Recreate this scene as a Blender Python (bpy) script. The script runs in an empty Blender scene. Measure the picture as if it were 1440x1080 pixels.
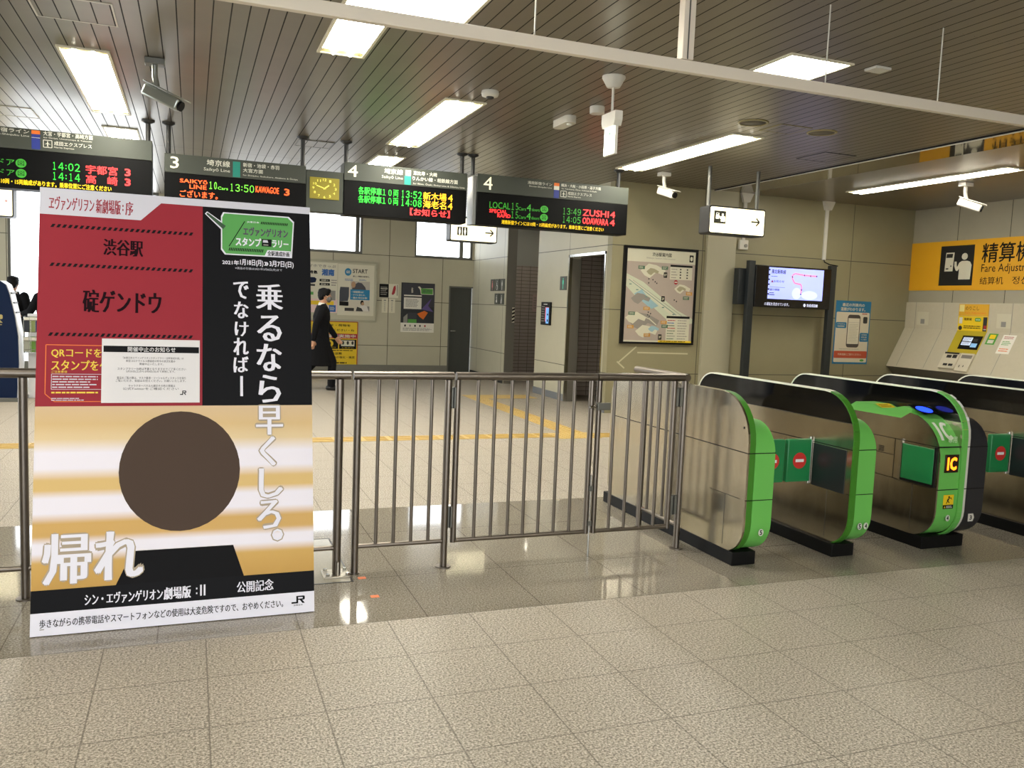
import bpy, bmesh, math, random
from mathutils import Vector, Matrix, Euler
random.seed(7)
C = bpy.context.scene.collection
scene = bpy.context.scene
PI = math.pi

# ------------------------------------------------------------------ camera, world, exposure
YAW, PITCH, ROLL, EYE = math.radians(20.994), math.radians(5.315), math.radians(2.242), 1.55
def camera():
    cy, sy, cp, sp = math.cos(YAW), math.sin(YAW), math.cos(PITCH), math.sin(PITCH)
    F = Vector((sy*cp, cy*cp, -sp)); r = Vector((cy, -sy, 0)); u = r.cross(F)
    c, s = math.cos(ROLL), math.sin(ROLL)
    r2, u2 = c*r + s*u, -s*r + c*u
    cam = bpy.data.cameras.new('camera'); o = bpy.data.objects.new('camera', cam); C.objects.link(o)
    cam.sensor_width = 36; cam.lens = 1180/1440*36; cam.clip_start = .05; cam.clip_end = 200
    M = Matrix((( r2.x, u2.x, -F.x, 0), (r2.y, u2.y, -F.y, 0), (r2.z, u2.z, -F.z, EYE), (0, 0, 0, 1)))
    o.matrix_world = M
    scene.camera = o
camera()
w = bpy.data.worlds.new('daylight'); scene.world = w; w.use_nodes = True
bg = w.node_tree.nodes['Background']; bg.inputs[0].default_value = (.9, .95, 1, 1); bg.inputs[1].default_value = 4.6
vs = scene.view_settings
vs.view_transform = 'Standard'; vs.look = 'None'; vs.gamma = 1; vs.use_curve_mapping = False; vs.exposure = 0.2
LAMP = 25.0          # brightness of the fluorescent lamps
CZ = 3.44            # ceiling height

# ------------------------------------------------------------------ materials
def lin(h):
    h = h.lstrip('#'); out = []
    for i in (0, 2, 4):
        c = int(h[i:i+2], 16)/255
        out.append(c/12.92 if c <= .04045 else ((c+.055)/1.055)**2.4)
    return (*out, 1)
MATS = {}
def mat(name, col, rough=.5, metal=0., spec=.5, emit=0., noise=0., nscale=20., bump=0., aniso=0., coat=0.):
    if name in MATS: return MATS[name]
    m = bpy.data.materials.new(name); m.use_nodes = True
    nt = m.node_tree; p = nt.nodes['Principled BSDF']
    col = lin(col) if isinstance(col, str) else (*col, 1)
    p.inputs['Base Color'].default_value = col
    p.inputs['Roughness'].default_value = rough; p.inputs['Metallic'].default_value = metal
    p.inputs['Specular IOR Level'].default_value = spec
    p.inputs['Anisotropic'].default_value = aniso
    p.inputs['Coat Weight'].default_value = coat
    if emit:
        p.inputs['Emission Color'].default_value = col; p.inputs['Emission Strength'].default_value = emit
    if noise or bump:
        tc = nt.nodes.new('ShaderNodeTexCoord'); n = nt.nodes.new('ShaderNodeTexNoise')
        n.inputs['Scale'].default_value = nscale; n.inputs['Detail'].default_value = 4
        nt.links.new(tc.outputs['Object'], n.inputs['Vector'])
        if noise:
            mx = nt.nodes.new('ShaderNodeMix'); mx.data_type = 'RGBA'
            mx.inputs[6].default_value = (*[c*(1-noise) for c in col[:3]], 1)
            mx.inputs[7].default_value = (*[min(1, c*(1+noise)) for c in col[:3]], 1)
            nt.links.new(n.outputs['Fac'], mx.inputs[0]); nt.links.new(mx.outputs[2], p.inputs['Base Color'])
        if bump:
            b = nt.nodes.new('ShaderNodeBump'); b.inputs['Strength'].default_value = bump; b.inputs['Distance'].default_value = .01
            nt.links.new(n.outputs['Fac'], b.inputs['Height']); nt.links.new(b.outputs['Normal'], p.inputs['Normal'])
    MATS[name] = m
    return m
class NT:
    """tiny helper for node materials"""
    def __init__(s, name):
        s.m = bpy.data.materials.new(name); s.m.use_nodes = True; s.t = s.m.node_tree
        s.p = s.t.nodes['Principled BSDF']; MATS[name] = s.m
        s.xyz = s.t.nodes.new('ShaderNodeSeparateXYZ'); s.tc = s.t.nodes.new('ShaderNodeTexCoord')
        s.t.links.new(s.tc.outputs['Object'], s.xyz.inputs[0])
    def put(s, sock, v):
        if hasattr(v, 'is_linked'): s.t.links.new(v, sock)
        else: sock.default_value = v
    def math(s, op, a, b=0., c=0.):
        n = s.t.nodes.new('ShaderNodeMath'); n.operation = op
        for i, v in enumerate((a, b, c)): s.put(n.inputs[i], v)
        return n.outputs[0]
    def mix(s, f, a, b):
        n = s.t.nodes.new('ShaderNodeMix'); n.data_type = 'RGBA'
        for i, v in ((0, f), (6, a), (7, b)): s.put(n.inputs[i], v)
        return n.outputs[2]
    def noise(s, scale, detail=3, rough=.6, vec=None):
        n = s.t.nodes.new('ShaderNodeTexNoise'); n.inputs['Scale'].default_value = scale
        n.inputs['Detail'].default_value = detail; n.inputs['Roughness'].default_value = rough
        s.t.links.new(vec or s.tc.outputs['Object'], n.inputs['Vector']); return n.outputs['Fac']
    def ramp(s, f, stops):
        n = s.t.nodes.new('ShaderNodeValToRGB'); e = n.color_ramp.elements
        while len(e) < len(stops): e.new(.5)
        for el, (p, c) in zip(e, stops): el.position = p; el.color = c
        s.put(n.inputs[0], f); return n.outputs[0]
    def lines(s, v, period, off, width):
        """1 on thin lines every `period`"""
        q = s.math('SUBTRACT', v, off); q = s.math('DIVIDE', q, period); q = s.math('FRACT', s.math('ADD', q, 1000.5))
        q = s.math('ABSOLUTE', s.math('SUBTRACT', q, .5))
        return s.math('LESS_THAN', q, width/period/2)
    def line(s, v, at, width):
        return s.math('LESS_THAN', s.math('ABSOLUTE', s.math('SUBTRACT', v, at)), width/2)
    def between(s, v, a, b):
        return s.math('MULTIPLY', s.math('GREATER_THAN', v, a), s.math('LESS_THAN', v, b))
    def any(s, *a):
        r = a[0]
        for b in a[1:]: r = s.math('MAXIMUM', r, b)
        return r
    def bump(s, h, strength=.3, dist=.005):
        b = s.t.nodes.new('ShaderNodeBump'); b.inputs['Strength'].default_value = strength; b.inputs['Distance'].default_value = dist
        s.put(b.inputs['Height'], h); s.t.links.new(b.outputs['Normal'], s.p.inputs['Normal'])

def floor_material():
    k = NT('granite_floor'); x, y = k.xyz.outputs[0], k.xyz.outputs[1]
    band = k.between(y, 3.9, 6.12)
    far = k.math('GREATER_THAN', y, 6.12)
    n1 = k.noise(110, 2, .75); n2 = k.noise(40, 3, .6); n3 = k.noise(1.3, 2, .5)
    g = k.ramp(n1, [(.39, lin('#38342d')), (.46, lin('#8e8679')), (.55, lin('#b3aa9d')), (.63, lin('#dcd4c8'))])
    g2 = k.ramp(n2, [(.3, lin('#80786c')), (.5, lin('#aba294')), (.7, lin('#c5bcae'))])
    base = k.mix(.22, g, g2)
    base = k.mix(k.math('MULTIPLY', n3, .25), base, lin('#a0977f'))
    pol = k.mix(.5, base, lin('#6f6a5d'))
    col = k.mix(band, base, pol)
    ja = k.any(k.lines(x, .415, .064, .006), k.lines(y, .417, 3.9, .006))
    jb = k.any(k.lines(x, .62, 1.1, .006), k.line(y, 4.55, .007), k.line(y, 5.45, .007), k.line(y, 3.9, .008), k.line(y, 6.12, .008))
    j = k.mix(band, ja, jb)
    col = k.mix(k.math('MULTIPLY', j, .62), col, lin('#4f493d'))
    k.put(k.p.inputs['Base Color'], col)
    rg = k.math('ADD', k.math('MULTIPLY', n2, .12), k.math('ADD', k.math('MULTIPLY', far, .14), .35))
    r = k.mix(band, rg, k.math('ADD', k.math('MULTIPLY', n2, .03), .045))
    k.put(k.p.inputs['Roughness'], r)
    k.put(k.p.inputs['Specular IOR Level'], k.math('ADD', k.math('MULTIPLY', band, .3), .3))
    return k.m
def ceiling_material(name, polished=False):
    k = NT(name); x, y = k.xyz.outputs[0], k.xyz.outputs[1]
    gro = k.lines(x, .1155, .473, .009)
    j = k.line(y, 12.03, .012)
    n = k.noise(3, 2, .5)
    a = k.mix(n, lin('#7d766a'), lin('#8d8678'))
    if polished:
        strip = k.between(x, 7.5, 8.1)
        k.put(k.p.inputs['Base Color'], k.mix(strip, a, lin('#8f887a')))
        k.p.inputs['Metallic'].default_value = .75
        k.put(k.p.inputs['Roughness'], k.mix(strip, (.3, .3, .3, 1), (.05, .05, .05, 1)))
    else:
        k.put(k.p.inputs['Base Color'], k.mix(k.any(gro, j), a, lin('#231f19')))
        k.p.inputs['Metallic'].default_value = .62
        k.put(k.p.inputs['Roughness'], k.math('ADD', k.math('MULTIPLY', gro, .4), .36))
        k.bump(k.math('SUBTRACT', 1., gro), .35, .004)
    return k.m
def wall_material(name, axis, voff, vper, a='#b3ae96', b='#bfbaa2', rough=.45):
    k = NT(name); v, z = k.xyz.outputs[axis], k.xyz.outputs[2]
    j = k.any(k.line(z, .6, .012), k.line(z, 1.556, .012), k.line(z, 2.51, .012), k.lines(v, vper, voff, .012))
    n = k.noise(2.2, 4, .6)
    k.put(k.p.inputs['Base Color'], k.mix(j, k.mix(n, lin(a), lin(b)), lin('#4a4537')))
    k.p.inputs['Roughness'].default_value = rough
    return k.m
def tile_material():
    k = NT('brown_wall_tile'); y, z = k.xyz.outputs[1], k.xyz.outputs[2]
    y = k.math('ADD', k.xyz.outputs[0], y); j = k.any(k.lines(y, .2, .05, .01), k.lines(z, .075, .0, .01))
    n = k.noise(9, 2, .6)
    k.put(k.p.inputs['Base Color'], k.mix(j, k.mix(n, lin('#a1968d'), lin('#b0a59b')), lin('#5c544d')))
    k.p.inputs['Roughness'].default_value = .35
    return k.m
def tactile_material():
    k = NT('yellow_tactile'); n = k.noise(30, 3, .6)
    k.put(k.p.inputs['Base Color'], k.mix(n, lin('#b39450'), lin('#cdb06a'))); k.p.inputs['Roughness'].default_value = .45
    return k.m
def steel_material(name, col, rough, stretch, metal=1.):
    k = NT(name)
    mp = k.t.nodes.new('ShaderNodeMapping'); mp.inputs['Scale'].default_value = stretch
    k.t.links.new(k.tc.outputs['Object'], mp.inputs[0])
    n = k.noise(8, 3, .6, mp.outputs[0])
    c = lin(col)
    k.put(k.p.inputs['Base Color'], k.mix(n, (*[q*.88 for q in c[:3]], 1), (*[min(1, q*1.1) for q in c[:3]], 1)))
    k.p.inputs['Metallic'].default_value = metal
    k.put(k.p.inputs['Roughness'], k.math('ADD', k.math('MULTIPLY', n, .1), rough-.05))
    return k.m
def clear_material(name, gloss=.08, tint=(1, 1, 1, 1)):
    m = bpy.data.materials.new(name); m.use_nodes = True; nt = m.node_tree
    for n in list(nt.nodes): nt.nodes.remove(n)
    o = nt.nodes.new('ShaderNodeOutputMaterial'); t = nt.nodes.new('ShaderNodeBsdfTransparent'); t.inputs[0].default_value = tint
    g = nt.nodes.new('ShaderNodeBsdfGlossy'); g.inputs['Roughness'].default_value = .02
    mx = nt.nodes.new('ShaderNodeMixShader'); mx.inputs[0].default_value = gloss
    nt.links.new(t.outputs[0], mx.inputs[1]); nt.links.new(g.outputs[0], mx.inputs[2]); nt.links.new(mx.outputs[0], o.inputs[0])
    MATS[name] = m; return m
def picture_material():
    """printed soft gold and pale bands of the large poster (a print: colour of the paper itself)"""
    k = NT('gold_band_print'); v = k.math('DIVIDE', k.xyz.outputs[2], 2.06)
    gold, gold2, pale = lin('#c79d4e'), lin('#d8bd8c'), lin('#e6e1ea')
    u = k.math('MULTIPLY', k.xyz.outputs[0], .004); v = k.math('ADD', v, u)
    st = [(.10, lin('#b98d31')), (.155, lin('#c69c45')), (.175, pale), (.195, pale), (.212, gold), (.24, gold), (.262, pale), (.295, pale),
          (.312, lin('#d2b06a')), (.335, lin('#d2b06a')), (.36, pale), (.395, pale), (.425, lin('#d9c193')), (.46, lin('#cfb07a')), (.5, lin('#cdb189'))]
    k.put(k.p.inputs['Base Color'], k.ramp(v, st)); k.p.inputs['Roughness'].default_value = .5
    return k.m

FLOOR = floor_material(); CEIL = ceiling_material('slat_ceiling'); CEILP = ceiling_material('polished_ceiling', True)
WALLX = wall_material('panel_wall_x', 0, 3.915, 1.18); WALLY = wall_material('panel_wall_y', 1, 12.7, 1.55)
TILE = tile_material(); TACT = tactile_material()
STEEL = steel_material('brushed_steel', '#a9a294', .3, (30, 1, 1)); GATE = steel_material('gate_steel', '#c6bfae', .2, (2, 2, 1))
TUBE = steel_material('tube_steel', '#776f66', .36, (3, 3, 3)); CHROME = mat('chrome', '#c8c8c4', .15, 1)
GLASS = clear_material('clear_pane', .004); ACRYL = mat('smoked_acrylic', '#0b0b0c', .06, 0, .6)
BLACK = mat('black', '#0e0e0e', .5, 0, .2); DARK = mat('dark_grey', '#2b2b2a', .45); GREYM = mat('grey_metal', '#6a6a64', .4, .5)
SIGNG = mat('sign_grey', '#454942', .45, 0, .25); WHITE = mat('white', '#e8e8e6', .5); CREAM = mat('cream', '#d9d3bb', .5, noise=.05)
PAPER = mat('paper', '#e4e0d4', .6); RED = mat('red', '#a8262e', .5); YEL = mat('yellow', '#e8c518', .5); GREEN = mat('green', '#4f9a3c', .4)
LGREEN = mat('lime_green', '#67b653', .4); DGREEN = mat('deep_green', '#3a7a1e', .4); FLAP = mat('flap_green', '#1d7a43', .35)
NAVY = mat('navy', '#0b1c3a', .45, 0, .15); BLUE = mat('blue', '#1f5fa8', .5); PALE = mat('pale_grey_plastic', '#d0cdc2', .45)
TEAL = mat('teal', '#0e8a7a', .5); ORANGE = mat('orange', '#e0701e', .5); GREY = mat('mid_grey', '#8a8780', .5); PURPLE = mat('purple', '#5a4a86', .5)
LAMPM = mat('lamp_glow', (1., .955, .84), .5, emit=LAMP)
def glow(name, col, s): return mat(name, col, .5, emit=s)
LG = glow('led_green', '#22d32e', 1.3); LGD = glow('led_dim_green', '#2f8a22', .7); LR = glow('led_red', '#ff2f30', 1.6); LO = glow('led_orange', '#ff5a20', 1.5)
LA = glow('led_amber', '#ffb420', 1.4); LY = glow('led_yellow', '#d8b400', .9); LLIME = glow('led_lime', '#6fd93a', 1.2)

# ------------------------------------------------------------------ mesh building
class MB:
    """collects shapes in world coordinates; build() links them as ONE mesh object"""
    def __init__(s): s.bm = bmesh.new(); s.mats = []
    def mi(s, m):
        if m not in s.mats: s.mats.append(m)
        return s.mats.index(m)
    def faces(s, vs, fs, m, smooth=False):
        i = s.mi(m); v = [s.bm.verts.new(p) for p in vs]; out = []
        for f in fs:
            try: q = s.bm.faces.new([v[k] for k in f]); q.material_index = i; q.smooth = smooth; out.append(q)
            except ValueError: pass
        return out
    def box(s, x0, y0, z0, x1, y1, z1, m, b=0., seg=2):
        x0, x1 = min(x0, x1), max(x0, x1); y0, y1 = min(y0, y1), max(y0, y1); z0, z1 = min(z0, z1), max(z0, z1)
        r = bmesh.ops.create_cube(s.bm, size=1, matrix=Matrix.LocRotScale(((x0+x1)/2, (y0+y1)/2, (z0+z1)/2), None, (x1-x0, y1-y0, z1-z0)))
        return s._fin(r['verts'], m, b, seg)
    def obox(s, M, sx, sy, sz, m, b=0., seg=2):
        r = bmesh.ops.create_cube(s.bm, size=1, matrix=M @ Matrix.Diagonal((sx, sy, sz, 1)))
        return s._fin(r['verts'], m, b, seg)
    def _fin(s, verts, m, b, seg):
        i = s.mi(m); fs = set(f for v in verts for f in v.link_faces)
        for f in fs: f.material_index = i
        if b:
            es = list(set(e for v in verts for e in v.link_edges))
            r = bmesh.ops.bevel(s.bm, geom=es, offset=b, segments=seg, profile=.5, affect='EDGES')
            for f in r['faces']: f.material_index = i; f.smooth = True
    def cyl(s, p0, p1, r, m, n=12, r2=None, caps=True):
        p0, p1 = Vector(p0), Vector(p1); d = (p1-p0).normalized(); r2 = r if r2 is None else r2
        a = d.orthogonal().normalized(); b = d.cross(a)
        vs = []
        for p, q in ((p0, r), (p1, r2)):
            for k in range(n): t = 2*PI*k/n; vs.append(p + (a*math.cos(t)+b*math.sin(t))*q)
        s.faces(vs, [(k, (k+1) % n, n+(k+1) % n, n+k) for k in range(n)], m, True)
        if caps:
            s.faces(vs[:n], [tuple(reversed(range(n)))], m); s.faces(vs[n:], [tuple(range(n))], m)
    def tube(s, pts, r, m, n=8):
        for a, b in zip(pts, pts[1:]): s.cyl(a, b, r, m, n)
    def loft(s, rings, m, caps=True):
        n = len(rings[0]); vs = [p for r in rings for p in r]
        s.faces(vs, [(i*n+k, i*n+(k+1) % n, (i+1)*n+(k+1) % n, (i+1)*n+k) for i in range(len(rings)-1) for k in range(n)], m, True)
        if caps: s.faces(rings[0], [tuple(reversed(range(n)))], m); s.faces(rings[-1], [tuple(range(n))], m)
    def lathe(s, c, prof, m, n=20, axis=Vector((0, 0, 1))):
        a = axis.orthogonal().normalized(); b = axis.cross(a); c = Vector(c)
        s.loft([[c+axis*h+(a*math.cos(2*PI*k/n)+b*math.sin(2*PI*k/n))*r for k in range(n)] for r, h in prof], m)
    def prism(s, pts, axis, d0, d1, m, smooth=False):
        """pts: 2-D outline; axis 'x' -> pts are (y,z); 'y' -> (x,z); 'z' -> (x,y)"""
        f = {'x': lambda p, d: (d, p[0], p[1]), 'y': lambda p, d: (p[0], d, p[1]), 'z': lambda p, d: (p[0], p[1], d)}[axis]
        n = len(pts); vs = [f(p, d0) for p in pts] + [f(p, d1) for p in pts]
        s.faces(vs, [(k, (k+1) % n, n+(k+1) % n, n+k) for k in range(n)], m, smooth)
        s.faces(vs[:n], [tuple(range(n))], m); s.faces(vs[n:], [tuple(reversed(range(n)))], m)
    def ribbon(s, pts, x0, x1, t, matf):
        """band of thickness t laid along an open (y,z) outline between x0 and x1; matf(y,z)->material"""
        P = [Vector((0, *p)) for p in pts]
        for a, b in zip(P, P[1:]):
            d = (b-a).normalized(); nn = Vector((0, -d.z, d.y))*t
            vs = [Vector((x, *(q.yz))) for x in (x0, x1) for q in (a, b, b+nn, a+nn)]
            s.faces(vs, [(0, 1, 2, 3), (7, 6, 5, 4), (0, 4, 5, 1), (1, 5, 6, 2), (2, 6, 7, 3), (3, 7, 4, 0)], matf((a.y+b.y)/2, (a.z+b.z)/2), False)
    def sphere(s, c, r, m, sc=(1, 1, 1), n=16, rot=None):
        M = Matrix.Translation(c) @ (rot.to_matrix().to_4x4() if rot else Matrix()) @ Matrix.Diagonal((r*sc[0], r*sc[1], r*sc[2], 1))
        q = bmesh.ops.create_uvsphere(s.bm, u_segments=n, v_segments=max(6, n//2), radius=1, matrix=M)
        i = s.mi(m)
        for f in set(f for v in q['verts'] for f in v.link_faces): f.material_index = i; f.smooth = True
    def build(s, name, parent=None, org=None, fix=True):
        if fix: bmesh.ops.recalc_face_normals(s.bm, faces=s.bm.faces[:])
        me = bpy.data.meshes.new(name)
        o = bpy.data.objects.new(name, me); C.objects.link(o)
        base = Vector((0, 0, 0))
        if parent is not None:
            o.parent = parent
            q = parent
            while q is not None: base += q.location; q = q.parent
        elif org is not None: o.location = org; base = Vector(org)
        if base.length: bmesh.ops.translate(s.bm, vec=-base, verts=s.bm.verts[:])
        s.bm.to_mesh(me); s.bm.free()
        for m in s.mats: me.materials.append(m)
        return o
def tag(o, label, cat, group=None, kind=None):
    o['label'] = label; o['category'] = cat
    if group: o['group'] = group
    if kind: o['kind'] = kind
    return o
def thing(name, label, cat, loc, group=None):
    o = bpy.data.objects.new(name, None); C.objects.link(o); o.location = loc; o.empty_display_size = .1
    return tag(o, label, cat, group)
def struct(o): o['kind'] = 'structure'; return o
def dup(root, d):
    r = root.copy(); C.objects.link(r); r.location = root.location + Vector(d)
    def rec(a, b):
        for ch in list(a.children):
            c = ch.copy(); C.objects.link(c); c.parent = b; rec(ch, c)
    rec(root, r); return r

GLYPH = {}
def glyphs(s, bold):
    k = (s, bold)
    if k not in GLYPH:
        c = bpy.data.curves.new('t', 'FONT'); c.body = s; c.size = 1; c.offset = bold; c.resolution_u = 2
        o = bpy.data.objects.new('t', c); me = o.to_mesh()
        vs = [tuple(v.co[:2]) for v in me.vertices]; fs = [tuple(p.vertices) for p in me.polygons]
        o.to_mesh_clear(); bpy.data.objects.remove(o); bpy.data.curves.remove(c)
        xs = [v[0] for v in vs] or [0, 1]; ys = [v[1] for v in vs] or [0, 1]
        GLYPH[k] = (vs, fs, min(xs), min(ys), max(xs)-min(xs) or 1, max(ys)-min(ys) or 1)
    return GLYPH[k]
class Sheet:
    """flat print: rectangles, shapes and lettering in (u,v) metres on a plane, added to an MB"""
    def __init__(s, mb, O, U, V, eps=.0008):
        s.mb = mb; s.O = Vector(O); s.U = Vector(U).normalized(); s.V = Vector(V).normalized(); s.N = s.U.cross(s.V); s.ep = eps; s.c = 0
    def cut(s, name):
        """close the print so far as a part of its own"""
        s.mb.build(name, s.par, fix=False); s.mb = MB()
    def P(s, u, v, l): return s.O + s.U*u + s.V*v + s.N*((l+min(.85, s.c*.012))*s.ep)
    def p(s, pts, m, l=1): s.c += 1; s.mb.faces([s.P(u, v, l) for u, v in pts], [tuple(range(len(pts)))], m)
    def r(s, u0, v0, u1, v1, m, l=1): s.p([(u0, v0), (u1, v0), (u1, v1), (u0, v1)], m, l)
    def rr(s, u0, v0, u1, v1, rad, m, l=1): s.p(rounded(u0, v0, u1, v1, rad), m, l)
    def e(s, cu, cv, ru, rv, m, l=1, n=28): s.p([(cu+ru*math.cos(2*PI*k/n), cv+rv*math.sin(2*PI*k/n)) for k in range(n)], m, l)
    def ln(s, u0, v0, u1, v1, w, m, l=1):
        d = Vector((u1-u0, v1-v0)); d.normalize(); n = Vector((-d.y, d.x))*w/2
        s.p([(u0-n.x, v0-n.y), (u1-n.x, v1-n.y), (u1+n.x, v1+n.y), (u0+n.x, v0+n.y)], m, l)
    def t(s, txt, u0, v0, u1, v1, m, l=2, b=.012, brush=False):
        vs, fs, x0, y0, w_, h_ = glyphs(txt, 0); s.c += 1
        k = max(0, b)*.9*min((v1-v0)/h_, 2*(u1-u0)/w_)       # bolder strokes: the letters printed several times, slightly shifted
        sh = [(0, 0)] if k == 0 or b < .009 else [(-k, -k), (k, k)] if b < .018 else [(-k, -k), (k, k), (-k, k), (k, -k)]
        if brush: sh = [(-k, 0), (0, 0), (k, 0)]             # brush-like: heavy uprights, thin level strokes
        elif b >= .03: sh = [(k*math.cos(PI*q/4), k*math.sin(PI*q/4)) for q in range(8)] + [(0, 0)]
        u0, u1, v0, v1 = (u0+k, u1-k, v0+k, v1-k) if len(sh) > 1 and not brush else (u0+k, u1-k, v0, v1) if brush else (u0, u1, v0, v1)
        for i, (du, dv) in enumerate(sh):
            s.mb.faces([s.P(u0+du+(x-x0)/w_*(u1-u0), v0+dv+(y-y0)/h_*(v1-v0), l+i*.05) for x, y in vs], fs, m)
    def block(s, u0, v0, u1, v1, th, m):
        """board behind the print"""
        a = [s.O+s.U*u+s.V*v+s.N*d for d in (-th, 0) for u, v in ((u0, v0), (u1, v0), (u1, v1), (u0, v1))]
        s.mb.faces(a, [(3, 2, 1, 0), (4, 5, 6, 7), (0, 1, 5, 4), (1, 2, 6, 5), (2, 3, 7, 6), (3, 0, 4, 7)], m)
    def small(s, u0, v0, u1, v1, rows, m, l=2, seed=0):
        """small print too fine to read in the photograph: dashes"""
        R = random.Random(seed); h = (v1-v0)/rows
        for i in range(rows):
            v = v1-(i+.75)*h; u = u0; end = u1-(u1-u0)*R.random()*.25
            while u < end:
                w = min((u1-u0)*(.05+.14*R.random()), end-u); s.r(u, v, u+w, v+h*.42, m, l); u += w+(u1-u0)*.02
def rounded(u0, v0, u1, v1, r, n=5):
    out = []
    for cx, cy, a in ((u1-r, v1-r, 0), (u0+r, v1-r, 90), (u0+r, v0+r, 180), (u1-r, v0+r, 270)):
        for k in range(n+1): t = math.radians(a+90*k/n); out.append((cx+r*math.cos(t), cy+r*math.sin(t)))
    return out
def gate_profile(yf, yr, zb, zt, rft, rrt, rfb, rrb, n=8):
    """closed (y,z) outline, front is at small y: starts rear bottom, runs up the rear, along the top, down the front"""
    out = []
    for cy, cz, r, a in ((yr-rrb, zb+rrb, rrb, -90), (yr-rrt, zt-rrt, rrt, 0), (yf+rft, zt-rft, rft, 90), (yf+rfb, zb+rfb, rfb, 180)):
        for k in range(n+1): t = math.radians(a+90*k/n); out.append((cy+r*math.cos(t), cz+r*math.sin(t)))
    return out
def clip(poly, f):
    """keep the part of a polygon where f(p)>=0 (f linear)"""
    out = []
    for a, b in zip(poly, poly[1:]+poly[:1]):
        fa, fb = f(a), f(b)
        if fa >= 0: out.append(a)
        if (fa >= 0) != (fb >= 0): t = fa/(fa-fb); out.append((a[0]+(b[0]-a[0])*t, a[1]+(b[1]-a[1])*t))
    return out
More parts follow.
